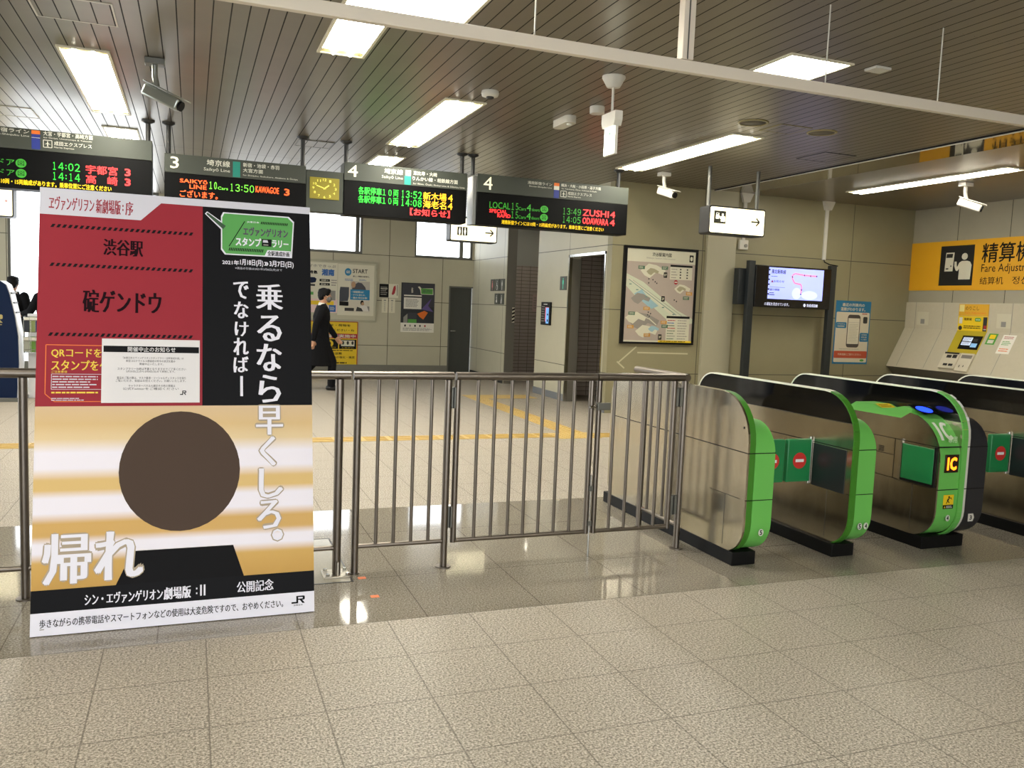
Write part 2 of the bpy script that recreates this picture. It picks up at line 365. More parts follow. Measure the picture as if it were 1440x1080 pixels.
# ------------------------------------------------------------------ the setting
X0, X1, YF, YB, XT = -9., 11.57, -3.2, 17.75, 5.8
def setting():
    m = MB(); m.box(X0, YF, -.15, X1+.1, YB+.1, 0, FLOOR); struct(m.build('floor'))
    m = MB(); m.box(X0, YF, CZ, 7.47, YB+.1, CZ+.15, CEIL); struct(m.build('ceiling'))
    m = MB(); m.box(7.5, YF, CZ, X1+.1, 11.35, CZ+.15, CEILP); struct(m.build('ceiling'))
    m = MB(); m.box(7.47, YF, CZ-.012, 7.5, 11.2, CZ+.15, BLACK); m.box(7.492, YF, CZ-.022, 7.5, 11.2, CZ-.0, PALE); struct(m.build('trim_1'))
    # rear wall with the high windows and a tall glazed bay on its left part
    W = [(-3.15, -.6, .12, CZ), (.6, 3.345, 2.515, CZ), (4.463, 5.77, 2.515, CZ)]
    m = MB()
    m.box(X0, YB, 0, -3.15, YB+.2, CZ, WALLX); m.box(-.6, YB, 0, .6, YB+.2, CZ, WALLX); m.box(-3.15, YB, 0, -.6, YB+.2, .12, WALLX)
    m.box(.6, YB, 0, 5.253, YB+.2, 2.515, WALLX); m.box(3.345, YB, 2.515, 4.463, YB+.2, CZ, WALLX); m.box(5.77, YB, 2.515, 5.9, YB+.2, CZ, WALLX)
    m.box(5.253, YB, 1.93, 5.9, YB+.2, 2.515, WALLX); m.box(6.0, YB, 0, 7.2, YB+.2, CZ, WALLX)
    struct(m.build('wall_back'))
    for i, (a, b, z0, z1) in enumerate(W):
        fr = MB(); t = .045; y0, y1 = YB+.04, YB+.12
        fr.box(a, y0, z0, b, y1, z0+t, GREYM); fr.box(a, y0, z1-t, b, y1, z1, GREYM); fr.box(a, y0, z0+t, a+t, y1, z1-t, GREYM); fr.box(b-t, y0, z0+t, b, y1, z1-t, GREYM)
        for mx in ([-1.9], [1.9, 3.24], [5.52])[i]: fr.box(mx-.04, y0, z0+t, mx+.04, y1, z1-t, GREYM)
        f = struct(fr.build('window_%d' % (i+1)))
        pn = MB(); pn.box(a+.01, YB+.075, z0+.01, b-.01, YB+.08, z1-.01, GLASS); pn.build('pane', f)
    m = MB(); m.box(X0, YB-.012, 0, 5.25, YB, .185, mat('base_grey', '#77756a', .4)); struct(m.build('baseboard_back'))
    # grey door in the corner
    m = MB(); m.box(5.285, YB+.06, 0, 5.79, YB+.1, 1.9, mat('door_grey', '#3f413c', .5)); d = struct(m.build('door_1'))
    f = MB(); f.box(5.253, YB-.01, 0, 5.285, YB+.12, 1.93, GREYM); f.box(5.285, YB-.01, 1.9, 5.8, YB+.12, 1.93, GREYM); f.build('door_frame', d)
    h = MB(); h.cyl((5.33, YB+.06, .95), (5.33, YB+.02, .95), .012, CHROME); h.cyl((5.33, YB+.02, .95), (5.43, YB+.02, .95), .011, CHROME); h.build('door_handle', d)
    # toilet block wall (faces -x) with its two entrances
    m = MB()
    m.box(XT, 15.64, 0, XT+.2, YB+.2, CZ, WALLY); m.box(XT, 12.69, 0, XT+.2, 14.03, CZ, WALLY); m.box(XT, 11.352, 0, XT+.2, 11.37, CZ, WALLY)
    m.box(XT, 11.37, 2.39, XT+.2, 12.69, CZ, WALLY); struct(m.build('wall_toilet'))
    g = mat('jamb_grey', '#6b675c', .4)
    m = MB(); m.box(XT+.01, 15.63, 0, XT+.2, 15.64, CZ, g); m.box(XT+.01, 14.03, 0, XT+.32, 14.045, CZ, g)
    m.box(XT+.01, 12.665, 0, XT+.2, 12.69, 2.36, g); struct(m.build('trim_2'))
    m = MB(); t = .03
    m.box(XT-.015, 12.66, 0, XT+.04, 12.69, 2.42, CHROME); m.box(XT-.015, 11.37, 0, XT+.04, 11.4, 2.42, CHROME); m.box(XT-.015, 11.37, 2.38, XT+.04, 12.69, 2.42, CHROME); struct(m.build('trim_3'))
    lg = mat('lintel_grey', '#a3a39c', .4); m = MB(); m.box(XT+.2, 13.6, 0, 7.3, 13.7, CZ, TILE); m.box(7.2, 11.35, 0, 7.3, 13.6, CZ, TILE); m.box(XT+.2, 17., 0, 7.3, 17.1, 2.42, TILE); m.box(XT+.2, 17., 2.42, 7.3, 17.1, CZ, lg); m.box(7.2, 13.7, 0, 7.3, 17., 2.42, TILE); m.box(7.2, 13.7, 2.42, 7.3, 17., CZ, lg); struct(m.build('wall_inner'))
    m = MB(); m.box(XT-.012, 12.69, 0, XT, 14.03, .115, mat('base_blue_grey', '#6f7276', .4)); m.box(XT-.012, 15.64, 0, XT, YB, .1, DARK); m.box(XT-.012, 11.2, 0, XT, 11.37, .1, mat('base_blue_grey', '#6f7276', .4)); struct(m.build('baseboard_toilet'))
    # wall behind the gates (faces the camera) and the fare counter wall
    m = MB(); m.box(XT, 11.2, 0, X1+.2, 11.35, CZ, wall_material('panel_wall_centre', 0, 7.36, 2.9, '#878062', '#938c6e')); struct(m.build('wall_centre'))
    m = MB(); m.box(7.41, 11.145, 0, 7.93, 11.2, CZ, mat('pilaster', '#a9a48c', .4)); struct(m.build('trim_4'))
    m = MB(); m.box(X1, YF, 0, X1+.2, 11.2, CZ, wall_material('panel_wall_right', 1, 10.3, .94, '#9a9480', '#a59f8b')); struct(m.build('wall_right'))
    m = MB(); m.box(X0-.2, YF, 0, X0, 7, CZ, CREAM); m.box(X0-.2, 7, 3.1, X0, YB+.2, CZ, CREAM); m.box(X0-.2, 12.2, 0, X0, 12.6, 3.1, CREAM); struct(m.build('wall_left'))
    m = MB(); m.box(X0, YF-.2, 2.7, X1, YF, CZ, CREAM); m.box(X0, YF-.2, 0, -4.2, YF, 2.7, CREAM); m.box(3.5, YF-.2, 0, X1, YF, 2.7, CREAM); struct(m.build('wall_front'))  # unseen wall, added to limit the daylight entering behind the camera
setting()

def tactile():
    def strip(nm, lab, x0, y0, x1, y1, along, dots=False):
        m = MB(); m.box(x0, y0, 0, x1, y1, .004, TACT)
        if dots:
            nx, ny = int((x1-x0)/.06), int((y1-y0)/.06)
            for i in range(nx):
                for j in range(ny): m.cyl((x0+.03+i*.06, y0+.03+j*.06, .004), (x0+.03+i*.06, y0+.03+j*.06, .009), .014, TACT, 6, .009)
        elif along == 'x':
            k = 0; x = x0
            while x < x1-.05:
                e = min(x+.27, x1)
                for j in range(4): yy = y0+.045+j*(y1-y0-.09)/3; m.box(x+.015, yy-.013, .004, e-.01, yy+.013, .009, TACT)
                x += .3
        else:
            y = y0
            while y < y1-.05:
                e = min(y+.27, y1)
                for j in range(4): xx = x0+.045+j*(x1-x0-.09)/3; m.box(xx-.013, y+.015, .004, xx+.013, e-.01, .009, TACT)
                y += .3
        return tag(m.build(nm, None, (x0, y0, 0)), lab, 'tactile paving', 'yellow tactile paving strips')
    strip('tactile_strip', 'long yellow ribbed tactile strip crossing the floor behind the steel barriers', -6, 9.12, 4.1, 9.42, 'x')
    strip('tactile_strip', 'yellow dotted tactile square where the two ribbed strips meet', 4.1, 9.0, 4.65, 9.42, 'x', True)
    strip('tactile_strip', 'yellow ribbed tactile strip leading back towards the toilet entrances', 4.3, 9.42, 4.6, 13.1, 'y')
    strip('tactile_strip', 'yellow ribbed tactile strip running in behind the end ticket gate', 4.65, 9.05, 7.2, 9.35, 'x')
    strip('tactile_strip', 'dotted yellow tactile patch in front of the first toilet entrance', 4.3, 13.1, 5.5, 13.6, 'y', True)
tactile()

# ------------------------------------------------------------------ lamps
def lamp(x0, y0, x1, y1, lab, grp='recessed fluorescent ceiling lights', tubes=True):
    t = thing('fluorescent_light', lab, 'ceiling light', ((x0+x1)/2, (y0+y1)/2, CZ), grp)
    f = MB(); w_ = .022; z = CZ-.014
    f.box(x0-w_, y0-w_, z, x1+w_, y0, CZ, CREAM); f.box(x0-w_, y1, z, x1+w_, y1+w_, CZ, CREAM); f.box(x0-w_, y0, z, x0, y1, CZ, CREAM); f.box(x1, y0, z, x1+w_, y1, CZ, CREAM)
    f.build('frame', t)
    e = .1 if tubes else .0
    d = MB(); d.box(x0, y0+e, CZ-.006, x1, y1-e, CZ-.001, LAMPM); d.build('diffuser', t)
    if tubes:
        for ya, yb in ((y0, y0+e), (y1-e, y1)):
            p = MB(); p.box(x0, ya, CZ-.004, x1, yb, CZ-.001, mat('lamp_tray', '#e6dc9c', .35)); p.build('end_tray', t)
        for k in (.3, .7):
            xx = x0+(x1-x0)*k
            p = MB(); p.cyl((xx, y0+.03, CZ-.012), (xx, y1-.03, CZ-.012), .016, LAMPM, 8); p.build('tube', t)
for a in [(-.98, 7.62, -.64, 10.13, 'long lit ceiling light above the departure board at the wall of windows end'),
          (2.2, 7.7, 2.56, 10.22, 'long lit ceiling light in front of the green lettered departure board'),
          (5.3, 7.62, 5.66, 10.2, 'long lit ceiling light between the exit sign and the fare sign box'),
          (9.12, 7.5, 9.42, 10.13, 'long lit ceiling light over the fare adjustment counter'),
          (.91, 5.75, 1.23, 6.75, 'ceiling light with two bare tube ends behind the hanging white rail'),
          (-.96, 11.0, -.62, 13.5, 'lit ceiling light just behind the departure board next to the tilted camera'),
          (2.27, 11.05, 2.6, 13.5, 'lit ceiling light seen just over the green lettered departure board'),
          (-4.2, 7.62, -3.86, 10.13, 'lit ceiling light beyond the end of the row of boards'),  # out of view, added to light the hall from the side
          (-4.2, 11.0, -3.86, 13.5, 'lit ceiling light over the navy ticket machine'),  # another out-of-view lamp added for side lighting
          (6.5, 15.2, 6.62, 15.9, 'small ceiling light inside the first toilet entrance'),  # unseen lamp, added because the inner tiles came out dark
          (.91, -2.2, 1.23, .2, 'ceiling light over the floor where the hall opens towards the street'),  # added behind the camera to lift the foreground brightness
          (4.05, -2.2, 4.37, .2, 'ceiling light over the open floor well in front of the IC gate'),  # its unseen partner, also added to brighten the near floor
          (-2.3, 1.4, -1.96, 3.9, 'lit ceiling light over the floor in front of the large poster')]:  # outside the frame, added to help light the room
    lamp(*a)
lamp(.91, 4.5, 1.7, 5.62, 'wide glaring ceiling light panel in front of the hanging white rail', tubes=False)
lamp(4.04, 5.15, 4.57, 5.6, 'square lit ceiling light panel seen between the thin hanging wires', tubes=False)
# ------------------------------------------------------------------ large leaning poster
def poster():
    L = math.atan2(.20914, .97789)
    t = thing('poster_panel', 'large red, black and gold campaign poster panel leaning in front of the steel barriers', 'poster', (-.667, 4.105, .004))
    t.rotation_euler = (-L, 0, 0)
    W, Hh = 1.24, 2.06
    m = MB(); m.box(0, 0, 0, W, .018, Hh, mat('poster_edge', '#c9c8cd', .5))
    o = m.build('panel'); o.parent = t
    m = MB(); s = Sheet(m, (0, -.0004, 0), (1, 0, 0), (0, 0, 1), .0004)
    INK = mat('poster_black', '#101013', .6, 0, .12); CRIM = mat('poster_red', '#932b36', .6, 0, .15); HEAD = mat('poster_white', '#c9c8d2', .5); PW = mat('poster_lettering', '#e2e0ea', .5); DK = mat('poster_ink', '#1d0c12', .7, 0, .08)
    YLW = mat('poster_yellow', '#e0c136', .5)
    s.r(0, .2, W, 1.027, picture_material(), 1)
    # plain generic shapes where the printed figure is
    s.e(.62, .715, .27, .285, mat('print_brown', '#4a3b31', .6, 0, .15), 2, 40); s.p([(.344, .2), (.907, .2), (.858, .35), (.413, .35)], mat('print_black', '#0c0b0d', .6, 0, .12), 3)
    s.r(0, 0, W, .1, PW, 1); s.r(0, .1, W, .2, INK, 1)
    s.r(0, 1.027, .716, 2.06, CRIM, 1); s.r(.716, 1.027, W, 2.06, INK, 1); s.r(0, 2.024, W, 2.06, HEAD, 2)
    s.p([(0, 1.932), (.434, 1.932), (.527, 2.026), (0, 2.026)], HEAD, 2)
    s.t('ヱヴァンゲリヲン', .038, 1.955, .23, 2.022, CRIM, 3, .02, True); s.t('新劇場版', .237, 1.952, .345, 2.022, CRIM, 3, .02, True); s.r(.352, 1.972, .357, 1.982, CRIM, 3); s.r(.352, 1.992, .357, 2.002, CRIM, 3); s.t('序', .365, 1.952, .4, 2.02, CRIM, 3, .02, True)
    for v in (1.879, 1.693, 1.363):
        for k in range(26): u = .046+k*.0242; s.p([(u, v-.008), (u+.013, v-.008), (u+.022, v+.008), (u+.009, v+.008)], INK, 2)
    s.t('渋谷駅', .271, 1.75, .446, 1.83, DK, 3, .03, True); s.t('碇ゲンドウ', .187, 1.47, .53, 1.58, DK, 3, .03, True)
    fr = [(.039, 1.313), (.039, 1.085), (.078, 1.049), (.7, 1.049), (.7, 1.313)]
    for a, b in zip(fr, fr[1:]+fr[:1]): s.ln(*a, *b, .0035, ORANGE, 2)
    s.t('QRコードを', .061, 1.253, .271, 1.297, YLW, 3, .022, True); s.t('スタンプをケ', .062, 1.195, .30, 1.242, YLW, 3, .022, True)
    s.t('ご注意事項', .064, 1.182, .128, 1.193, YLW, 3); s.small(.068, 1.11, .268, 1.172, 5, HEAD, 3, 3)
    bx = [(.064, 1.106), (.7, 1.106), (.7, 1.177), (.064, 1.177)]
    for a, b in zip(bx, bx[1:]+bx[:1]): s.ln(*a, *b, .002, HEAD, 2)
    s.small(.065, 1.083, .27, 1.1, 1, YLW, 3, 4); s.small(.065, 1.052, .2, 1.068, 2, HEAD, 3, 5)
    # green badge
    bd = [(.818, 1.996), (1.127, 1.996), (1.153, 1.97), (1.141, 1.791), (.826, 1.791), (.808, 1.816), (.808, 1.975)]
    s.p([(u+(.006 if u > .95 else -.006), v+(.006 if v > 1.9 else -.006)) for u, v in bd], PW, 2); s.p(bd, mat('badge_green', '#4f9a49', .5), 3)
    s.p([(.726, 1.988), (.737, 2.0), (.83, 1.935), (.81, 1.905)], PW, 2); s.p([(.732, 1.987), (.739, 1.994), (.825, 1.932), (.812, 1.914)], mat('badge_dark', '#274a2c', .5), 4)
    s.ln(.916, 1.962, .84, 1.828, .004, INK, 5)
    s.t('エヴァンゲリオン', .908, 1.888, 1.128, 1.934, mat('badge_plum', '#4a2a55', .5), 5, .02); s.t('スタンプ', .872, 1.834, .995, 1.878, PW, 5, .025); s.t('ラリー', 1.048, 1.836, 1.13, 1.874, PW, 5, .025)
    s.r(.998, 1.838, 1.046, 1.876, INK, 5); s.p([(1.003, 1.858), (1.03, 1.858), (1.026, 1.871), (1.005, 1.871)], HEAD, 6); s.r(1.006, 1.843, 1.03, 1.849, GREY, 6)
    s.t('JR東日本', .926, 1.954, .986, 1.965, PW, 5)
    for k in range(16): u = .993+k*.0084; s.p([(u, 1.953), (u+.005, 1.953), (u+.009, 1.966), (u+.004, 1.966)], INK, 5)
    for k in range(20): u = .838+k*.0084; s.p([(u, 1.806), (u+.005, 1.806), (u+.009, 1.822), (u+.004, 1.822)], INK, 5)
    s.p([(1.01, 1.786), (1.141, 1.786), (1.141, 1.82), (1.026, 1.82)], PW, 5); s.t('全駅達成計画', 1.026, 1.79, 1.134, 1.816, INK, 6, .02)
    s.t('2021年', .808, 1.734, .888, 1.758, PW, 3, .02); s.t('1月18日(月)', .893, 1.73, 1.005, 1.766, PW, 3, .02); s.t('»', 1.01, 1.738, 1.03, 1.758, PW, 3, .02); s.t('3月7日(日)', 1.035, 1.73, 1.155, 1.766, PW, 3, .02)
    s.t('※賞品の引換は2021年3月8日(月)まで', .869, 1.711, 1.097, 1.725, HEAD, 3, 0)
    SH = mat('print_shadow', '#a89a86', .6, 0, .15)
    for ch, u0, v0, u1, v1 in [('乗', .968, 1.512, 1.101, 1.644), ('る', .973, 1.35, 1.094, 1.483), ('な', .97, 1.198, 1.093, 1.337), ('ら', .978, 1.04, 1.088, 1.18), ('早', .966, .88, 1.096, 1.025), ('く', .982, .726, 1.061, .872), ('し', .978, .569, 1.094, .714), ('ろ', .969, .418, 1.083, .557), ('。', 1.039, .358, 1.092, .415),
                               ('で', .86, 1.563, .934, 1.651), ('な', .863, 1.463, .933, 1.548), ('け', .866, 1.373, .933, 1.446), ('れ', .86, 1.278, .933, 1.365), ('ば', .86, 1.191, .932, 1.271), ('帰', .041, .221, .241, .447), ('れ', .253, .225, .459, .445)]:
        if v1 < 1.027: s.t(ch, u0-.006, v0-.006, u1+.006, v1+.006, SH, 4, .05 if ch != '。' else 0)
        s.t(ch, u0, v0, u1, v1, PW, 5, .03 if ch != '。' else 0, ch != '。')
    s.r(.892, 1.073, .905, 1.173, PW, 5)
    s.t('シン・エヴァンゲリオン', .216, .118, .545, .17, PW, 3, .025, True); s.t('劇場版', .548, .116, .668, .172, PW, 3, .03, True); s.r(.69, .13, .696, .138, PW, 3); s.r(.69, .152, .696, .16, PW, 3)
    s.r(.708, .121, .716, .172, PW, 3); s.r(.724, .121, .732, .172, PW, 3); s.t('公開記念', .874, .12, 1.045, .174, PW, 3, .022, True)
    s.t('歩きながらの携帯電話やスマートフォンなどの使用は大変危険ですので、おやめください。', .037, .034, 1.09, .072, INK, 3, .014, True)
    jr_logo(s, 1.13, .046, 1.194, .082, INK, 3); s.t('JR東日本', 1.14, .033, 1.184, .042, INK, 3, .01); s.r(.038, .026, .056, .03, GREY, 3)
    o = m.build('printed_face', fix=False); o.parent = t
    for k in (.25, .99):                                        # back stays of the panel
        m = MB(); m.box(k-.015, .018, .1, k+.015, .05, 1.5, GREYM); o = m.build('back_stay'); o.parent = t
    # printed notice taped over the lower red part
    m = MB(); s = Sheet(m, (0, -.004, 0), (1, 0, 0), (0, 0, 1), .0004); s.block(.272, 1.042, .704, 1.347, .0006, PAPER)
    NW = mat('notice_white', '#d9d6d6', .6); s.r(.272, 1.042, .704, 1.347, NW, 1); s.r(.279, 1.283, .7, 1.313, INK, 2); s.t('開催中止のお知らせ', .383, 1.286, .594, 1.31, NW, 3, .01)
    for tx, u0, v0, u1, v1 in [('「JR東日本エヴァンゲリオンスタンプラリー全駅達成計画」は', .363, 1.25, .63, 1.262), ('新型コロナウイルス感染症の昨今の状況を鑑み', .376, 1.236, .593, 1.248), ('開催中止いたします。', .435, 1.222, .54, 1.233), ('スタンプラリー台紙は不要となりますのでご了承ください', .34, 1.198, .641, 1.21), ('2月20日(土)から3月8日(日)まで実施します。', .377, 1.185, .593, 1.197), ('賞品をご覧の際は、マスク着用・ソーシャルディスタンスを保ち', .338, 1.154, .641, 1.167), ('ご覧いただき、会話はお控えください。お願いいたします。', .333, 1.141, .641, 1.153), ('キャラクターパネルの展示その他の情報は', .388, 1.117, .593, 1.129), ('公式Twitterをご確認ください', .364, 1.103, .609, 1.115)]:
        s.t(tx, u0, v0, u1, v1, INK, 2, .004)
    jr_logo(s, .615, 1.079, .643, 1.1, INK, 2)
    o = m.build('notice_sheet', fix=False); o.location = t.location; o.rotation_euler = t.rotation_euler
    tag(o, 'white cancellation notice sheet taped over the red part of the large poster', 'notice')
def jr_logo(s, u0, v0, u1, v1, m, l):
    w_, h = u1-u0, v1-v0; q = h*.2
    P = lambda a, b: (u0+a*w_, v0+b*h)
    # J
    s.p([P(.36, 1), P(.5, 1), P(.5, .0), P(.0, .0), P(.0, .22), P(.36, .22)], m, l)
    # R
    s.p([P(.5, 1), P(.94, 1), P(1, .9), P(1, .55), P(.94, .45), P(.5, .45), P(.5, .62), P(.84, .62), P(.84, .82), P(.5, .82)], m, l)
    s.p([P(.62, .45), P(.8, .45), P(1, 0), P(.82, 0)], m, l)
poster()

# ------------------------------------------------------------------ steel barriers
FY = 4.65
def barrier(lab, name='steel_barrier', x0=0, x1=1, posts=(), thick=.026, bars=(), stiles=(), bot=(None,), hinges=(), base=(), foot=0., railr=.024, cat='barrier'):
    t = thing(name, lab, cat, ((x0+x1)/2, FY, 0), 'tubular steel barriers across the hall')
    m = MB(); m.cyl((x0, FY, 1.132), (x1, FY, 1.132), railr, TUBE, 16); m.build('top_rail', t)
    m = MB(); m.cyl((bot[0], FY, .157), (bot[1], FY, .157), .014, TUBE, 10); m.build('bottom_rail', t)
    for x in posts:
        m = MB(); m.cyl((x, FY, 0), (x, FY, 1.11), .021, TUBE, 14); p = m.build('post', t)
        m = MB(); m.cyl((x, FY, 0), (x, FY, .006), .03 if .8 < x < .9 else .045, TUBE, 16); m.build('floor_flange', p)
    for x in stiles:
        m = MB(); m.cyl((x, FY, .145), (x, FY, 1.11), .018, TUBE, 12); m.build('stile', t)
    for x in bars:
        m = MB(); m.cyl((x, FY, .165), (x, FY, 1.11), .0105, TUBE, 10); m.build('baluster', t)
    for x, z0, z1 in hinges:
        m = MB(); m.box(x-.027, FY-.012, z0, x+.027, FY+.012, z1, GREYM, .003); m.box(x-.003, FY-.016, z0, x+.003, FY-.0125, z1, BLACK); m.build('hinge', t)
    return t
t = barrier('steel barrier section with a bolted foot plate, mostly behind the large poster', x0=-3.2, x1=.826, bot=(-3.2, .766), posts=(-2.3, -.79+1.55-1.53,), bars=[-.775-.115*k for k in range(3, 22) if abs(-.775-.115*k+2.3) > .05]+[-.775]+[-.64+.113*k for k in range(12)])
m = MB(); m.cyl((.766, FY, .012), (.766, FY, 1.11), .024, TUBE, 16); m.build('post', t)
m = MB(); m.box(.69, FY-.07, 0, .836, FY+.07, .012, STEEL, .003); m.box(.762, FY-.06, .012, .77, FY-.02, .09, STEEL)
for dx in (-.055, .055):
    for dy in (-.05, .05): m.cyl((.766+dx, FY+dy, .012), (.766+dx, FY+dy, .024), .011, CHROME, 6)
m.build('base_plate', t)
barrier('short fixed steel barrier section between the large poster and the swing gate', x0=.842, x1=1.42, bot=(.868, 1.393), posts=(.868, 1.393), bars=(.986, 1.088, 1.191, 1.294))
t = barrier('steel swing gate leaf hinged in the middle of the barrier line', 'swing_gate', x0=1.437, x1=2.345, bot=(1.448, 2.315), stiles=(1.448, 2.315), bars=(1.575, 1.681, 1.788, 1.888, 1.989, 2.093, 2.198), hinges=((1.422, .945, 1.067), (1.422, .235, .362)))
m = MB(); m.cyl((2.33, FY-.02, .0), (2.33, FY-.02, .52), .007, CHROME, 8); m.box(2.318, FY-.03, .2, 2.342, FY+.0, .23, GREYM); m.box(2.318, FY-.03, .42, 2.342, FY+.0, .45, GREYM); m.build('floor_bolt', t)
t = barrier('steel swing gate leaf closing the gap beside the end ticket gate', 'swing_gate', x0=2.352, x1=2.975, bot=(2.368, 2.905), stiles=(2.368, 2.905), bars=(2.475, 2.583, 2.695, 2.8), hinges=((2.94, .945, 1.067), (2.94, .235, .362)))
m = MB(); m.box(2.34, FY-.045, .93, 2.43, FY-.02, .975, GREYM, .004); m.cyl((2.33, FY-.04, .95), (2.28, FY-.055, .95), .008, CHROME, 8); m.build('latch', t)
t = thing('steel_barrier', 'short steel barrier section turning back along the flat side of the end ticket gate', 'barrier', (2.99, 4.9, 0), 'tubular steel barriers across the hall')
m = MB(); m.cyl((2.99, 4.63, 1.132), (2.99, 5.3, 1.132), .024, TUBE, 16); m.build('top_rail', t)
m = MB(); m.cyl((2.99, 4.66, .157), (2.99, 5.16, .157), .014, TUBE, 10); m.build('bottom_rail', t)
for y in (4.66, 5.16):
    m = MB(); m.cyl((2.99, y, 0), (2.99, y, 1.11), .021, TUBE, 14); p = m.build('post', t)
    m = MB(); m.cyl((2.99, y, 0), (2.99, y, .006), .045, TUBE, 16); m.build('floor_flange', p)
for y in (4.76, 4.86, 4.96, 5.06):
    m = MB(); m.cyl((2.99, y, .165), (2.99, y, 1.11), .0105, TUBE, 10); m.build('baluster', t)

# ------------------------------------------------------------------ ticket gates
FY0, RY = 4.15, 5.93
TALL = gate_profile(FY0, RY, .075, 1.07, .29, .2, .2, .12)
LOW = gate_profile(FY0-.003, RY-.05, .085, .9, .2, .15, .2, .12)
front = lambda p: 4.47-p[0]
rear = lambda p: p[0]-4.47
def seams(m, xa, xb, both=True):
    m.box(xa, FY0-.004, .717, xb, FY0+.03, .722, BLACK); m.box(xa, FY0-.004, .428, xb, FY0+.03, .433, BLACK)
def no_entry(m, x, y, z, r):
    s = Sheet(m, (x, y, z), (1, 0, 0), (0, 0, 1), .001); s.e(0, 0, r, r, mat('no_entry_red', '#c8322c', .4), 1); s.r(-r*.62, -r*.18, r*.62, r*.18, WHITE, 2)
def flap(parent, xh, d, y, disc=True, L=.2):
    """green half door swung across the lane from hinge xh in direction d"""
    m = MB(); m.box(xh, y-.02, .445, xh+d*L, y+.02, .735, FLAP, .008)
    o = m.build('flap_door', parent)
    if disc:
        m = MB(); no_entry(m, xh+d*(L-.1), y-.0205, .59, .055); m.build('no_entry_mark', o, fix=False)
    m = MB(); m.cyl((xh, y, .43), (xh, y, .75), .012, CHROME, 10); m.build('hinge_post', parent)
def plinth(parent, xa, xb):
    m = MB(); m.box(xa, 4.235, 0, xb, 5.98, .085, BLACK, .004); m.build('plinth', parent)
def right_body(parent, xa, xb, front_m, deck=True, name='reader_body'):
    m = MB(); m.prism(clip(LOW, front), 'x', xa, xb, front_m, True); m.prism(clip(LOW, rear), 'x', xa, xb, GATE, False); seams(m, xa+.001, xb+.0008)
    o = m.build(name, parent); return o
def pocket(parent, x, fill, d=-1, open_=True):
    m = MB(); m.box(x, 4.2, .425, x+d*.004, 4.505, .71, mat('pocket', '#23282a', .3)); m.box(x, 4.512, .43, x+d*.008, 4.53, .73, CHROME); m.build('flap_pocket', parent)
def panel_lines(m, x, d):
    m.box(x, 4.15, .717, x+d*.001, 5.85, .722, BLACK); m.box(x, 4.2, .43, x+d*.001, 4.52, .433, BLACK); m.box(x, 4.35, .11, x+d*.001, 4.353, .43, DARK)
def digit_plate(parent, x, z, txt, mm=WHITE):
    m = MB(); s = Sheet(m, (x, FY0-.0045, z), (1, 0, 0), (0, 0, 1), .0008); s.e(0, 0, .019, .022, mat('plate', '#c9cfc0', .5), 1); s.t(txt, -.009, -.015, .009, .015, BLACK, 2, .025)
    m.build('lane_number', parent, fix=False)

def gate_end():
    x = 3.13
    t = thing('ticket_gate', 'end ticket gate with a plain flat steel side, standing beside the steel barriers', 'ticket gate', (x+.1, 5., 0), 'automatic ticket gates')
    plinth(t, x-.005, x+.17)
    m = MB(); m.prism(TALL, 'x', x, x+.014, GATE); panel_lines(m, x, -1)
    for y, z in ((4.93, 1.03), (4.2, .87), (5.88, .9)): m.cyl((x-.001, y, z), (x+.002, y, z), .008, BLACK, 10)
    m.build('side_panel', t)
    m = MB(); m.prism(clip(TALL, front), 'x', x+.014, x+.055, DGREEN, True); m.prism(clip(TALL, rear), 'x', x+.014, x+.055, GATE); seams(m, x+.002, x+.055); m.build('front_frame', t)
    b = right_body(t, x+.055, x+.2, LGREEN); digit_plate(b, x+.13, .228, '5')
    pocket(t, x+.2, DARK, 1); flap(t, x+.205, 1, 4.53, True, .365)
    return t
def hood(parent, x0, x1, front_m, top_m, marks=False):
    """tall panel: steel below, smoked acrylic above, pale or green rim all round"""
    m = MB(); lo = clip(TALL, lambda p: .885-p[1]); m.prism(lo, 'x', x0, x1, GATE); panel_lines(m, x0, -1); m.box(x0-.0008, 4.15, .883, x0, 5.9, .887, DARK); m.build('side_panel', parent)
    m = MB(); hi = clip(TALL, lambda p: p[1]-.887); m.prism(hi, 'x', x0+.004, x1-.004, ACRYL); h = m.build('acrylic_hood', parent)
    n = 9; arc = TALL[n:]                                # rear top ... front bottom
    rim = MB(); rim.ribbon([p for p in arc], x0-.001, x1+.001, -.01, lambda y, z: front_m if (y < 4.36 and z < 1.062) else top_m); rim.build('rim', parent)
    m = MB(); m.box(x0+.01, 5.2, 1.071, x1-.01, 5.62, 1.078, BLACK, .002); m.build('indicator_bar', parent)
    return h
def gate_mid(x, lab, digits=True, front_m=LGREEN, frame=DGREEN):
    t = thing('ticket_gate', lab, 'ticket gate', (x+.1, 5., 0), 'automatic ticket gates')
    plinth(t, x-.03, x+.15)
    hood(t, x, x+.042, frame, mat('rim_pale', '#e3e4d2', .35))
    m = MB(); seams(m, x-.001, x+.043); m.build('front_seam', t)
    b = right_body(t, x+.043, x+.19, front_m)
    if digits: digit_plate(b, x+.1, .222, '5'); digit_plate(b, x+.15, .222, '4')
    pocket(t, x, DARK, -1); flap(t, x-.012, -1, 4.53, True, .196)
    return t
